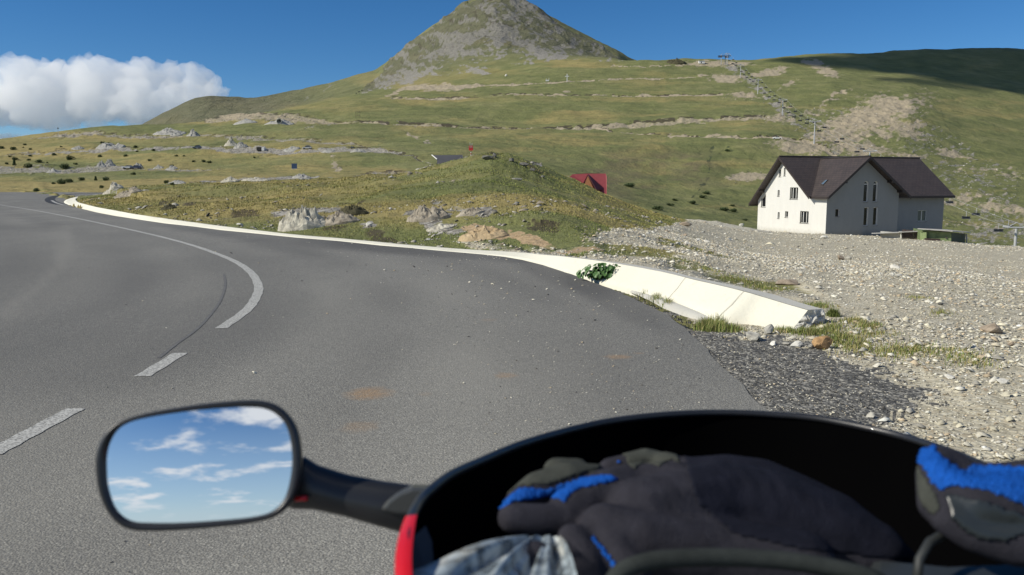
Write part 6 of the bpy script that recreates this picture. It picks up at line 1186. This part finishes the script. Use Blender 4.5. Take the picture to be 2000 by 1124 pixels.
panel_from(gb_, 'shaded_back', [(1320,850),(1800,850),(1800,1100),(1560,1075),(1430,1045),(1360,985)], M_GLD, .0010, gl_, GO)  # shaded part of the glove, its darkness put into the fabric colour
MB().tube(smoothpts([P(*q)-GO for q in [(1190,1150,.515),(1212,1118,.52),(1262,1098,.525),(1340,1090,.53),(1450,1090,.535),(1570,1100,.535),(1700,1128,.53),(1740,1160,.53)]], 5), .0062, 10).build('cuff_band', M_CUF, gl_, True)
GO2 = P(1920, 980, .6)
gr_ = empty('glove', GO2, 'blue and black riding glove at the right edge, resting on the rim of the fairing', 'glove', 'riding gloves')
RCH = [[(1830,930,.60,42),(1832,985,.585,42)], [(1826,902,.61,32),(1850,905,.615,34),(1895,945,.61,44),(1960,955,.60,56),(2040,960,.60,72),(2120,970,.60,80)], [(1850,960,.59,48),(1905,985,.58,58),(2000,990,.58,72),(2090,1000,.58,80)], [(1850,1010,.575,38),(1900,1040,.57,42),(1980,1060,.565,50),(2080,1060,.56,60)]]
gb2 = blob('glove_body', RCH, .0028, M_GLV, gr_, GO2, 6)
def zb(x, y): return (x/4.257+1700, y/4.257+860)
panel_from(gb2, 'blue_panel', [zb(*q) for q in [(392,190),(405,120),(440,50),(500,10),(560,50),(590,130),(680,200),(760,240),(840,200),(960,205),(1277,210),(1600,215),(1600,620),(1277,555),(1100,480),(960,430),(720,400),(600,420),(570,450),(520,380),(450,270)]], M_GLB, .0012, gr_, GO2, .0009)
panel_from(gb2, 'suede_patch', [zb(*q) for q in [(340,180),(390,185),(450,280),(520,390),(560,470),(600,600),(520,640),(430,560),(370,430)]], M_GLG, .0009, gr_, GO2)
panel_from(gb2, 'knuckle_guard', [zb(*q) for q in [(590,470),(680,440),(900,480),(1150,560),(1400,640),(1400,760),(1100,860),(900,830),(760,760),(650,640)]], simple('hard_dark_plastic', (.02, .025, .028), .35), .0016, gr_, GO2)
# crumpled clear bag under the fingers
bg = empty('plastic_bag', P(960, 1100, .55), 'crumpled clear plastic bag tucked under the fingers of the middle glove', 'plastic bag'); bo = bg.location
pb_, nt_, b_ = newmat('clear_film'); ps_ = geo_pos(nt_); b_.inputs['Roughness'].default_value = .22
nt_.links.new(mixc(nt_, mrange(nt_, noise(nt_, vscale(nt_, ps_, (22, 22, 22)), 1, 4), .42, .6), (.34, .40, .44), (.80, .80, .72)), b_.inputs['Base Color']); tr_ = N(nt_, 'ShaderNodeBsdfTransparent'); mxs = N(nt_, 'ShaderNodeMixShader'); nt_.links.new(mrange(nt_, noise(nt_, vscale(nt_, ps_, (40, 70, 70)), 1, 3), .35, .6, .15, .9), mxs.inputs[0]); nt_.links.new(tr_.outputs[0], mxs.inputs[1]); nt_.links.new(b_.outputs[0], mxs.inputs[2]); nt_.links.new(mxs.outputs[0], nt_.nodes['Material Output'].inputs[0])
ap_ = [P(1020+6*k2, 1040+abs(k2-6)*1.2, .575) for k2 in range(13)]; bs_ = smoothpts([P(*q) for q in [(800,1118,.50),(815,1160,.47),(880,1200,.46),(960,1210,.47),(1030,1210,.48),(1100,1200,.49),(1140,1170,.5)]], 8)
nb2 = len(bs_); rows = []
for j_ in range(12):
    t = j_/11; row = []
    for i_ in range(nb2):
        a = ap_[0].lerp(ap_[-1], i_/(nb2-1)); q = a.lerp(bs_[i_], t)-bo; f_ = math.sin(i_*.42)*.0055+math.sin(i_*1.05+1)*.0022; row.append(q+Vector((0, -.4, 1))*(f_*math.sin(math.pi*min(1, t*1.1+.05))+.003*math.sin(math.pi*t)))
    rows.append(row)
loft('bag_film', rows, pb_, bg, Vector((0, 0, 0)))
# ------------------------------------------------------------------ clouds
def cloud(name, lobes, vox, dens, label, nz=120, seed=0):
    c0 = sum((Vector(l[0]) for l in lobes), Vector())/len(lobes); bm = bmesh.new()
    for c, r, fz_ in lobes: bmesh.ops.create_icosphere(bm, subdivisions=3, radius=r, matrix=Matrix.Translation(Vector(c)-c0) @ Matrix.Diagonal((1, 1, fz_, 1)))
    me = bpy.data.meshes.new(name); bm.to_mesh(me); bm.free(); o = link(bpy.data.objects.new(name, me)); m1 = o.modifiers.new('r', 'REMESH'); m1.mode = 'VOXEL'; m1.voxel_size = vox
    bpy.context.view_layer.update(); dg = bpy.context.evaluated_depsgraph_get(); me2 = bpy.data.meshes.new_from_object(o.evaluated_get(dg)); o.modifiers.clear(); o.data = me2
    n = len(me2.vertices); co = np.zeros(n*3); no = np.zeros(n*3); me2.vertices.foreach_get('co', co); me2.vertices.foreach_get('normal', no); co = co.reshape(-1, 3); no = no.reshape(-1, 3)
    q = co/nz; d = (fbm(q[:, 0]+q[:, 1]*.7+seed, q[:, 2]*1.3+q[:, 1]*.6, 5, 301)+fbm(q[:, 0]*2.1-q[:, 1], q[:, 2]*2.2+seed, 4, 305)*.5)*nz*.9; co += no*d[:, None]; me2.vertices.foreach_set('co', co.ravel()); me2.update(); me2.materials.clear()
    m = bpy.data.materials.new(name+'_vapour'); m.use_nodes = True; nt = m.node_tree; nt.nodes.remove(nt.nodes['Principled BSDF']); v = N(nt, 'ShaderNodeVolumePrincipled'); v.inputs['Color'].default_value = (1, 1, 1, 1); v.inputs['Anisotropy'].default_value = .2; v.inputs['Density'].default_value = dens
    nt.links.new(v.outputs[0], nt.nodes['Material Output'].inputs['Volume']); me2.materials.append(m); o.location = c0; me2.shade_smooth(); return tag(o, label, 'cloud')
YC = 6000
CL = []
for px, py, r, fz_ in [(-120,190,70,.8),(-30,200,60,.7),(40,160,48,1),(60,200,60,.9),(90,150,34,1),(130,175,60,.9),(180,150,42,1),(195,190,60,.9),(235,160,46,1),(280,155,40,1),(265,200,60,.8),(330,160,34,1),(330,200,50,.8),(375,150,30,1),(380,190,44,.8),(410,180,26,.9),(435,185,14,.8),(60,218,40,.6),(140,208,50,.6),(230,212,50,.5),(320,212,44,.5),(-20,272,44,.4),(35,268,22,.3),(385,208,36,.6),(175,238,20,.6),(120,240,30,.3),(280,240,34,.25),(340,236,30,.25),(15,165,30,1)]:
    CL.append((P(px, py, YC+rng.uniform(-120, 120)), r/F*YC, fz_))
cloud('cloud', CL, 28, .0065, 'big white cumulus cloud low over the left skyline', 90)

# the cloud whose shadow lies on the right hand ridge, high above and left of the view
CL2 = []
for px, py, r in [(1650,118,55),(1700,130,60),(1720,112,70),(1790,140,80),(1800,115,90),(1870,135,90),(1900,112,110),(1960,130,100),(2010,150,80),(2060,120,120),(2150,130,120),(1600,114,30),(1760,158,45),(1850,165,45),(1930,168,50)]:
    q = hit(px, py, 500); CL2.append((q+sdir*(2600), r, .35))
cloud('cloud', CL2, 20, .06, 'cloud overhead out of the frame that shades the right hand ridge', 60, 5)
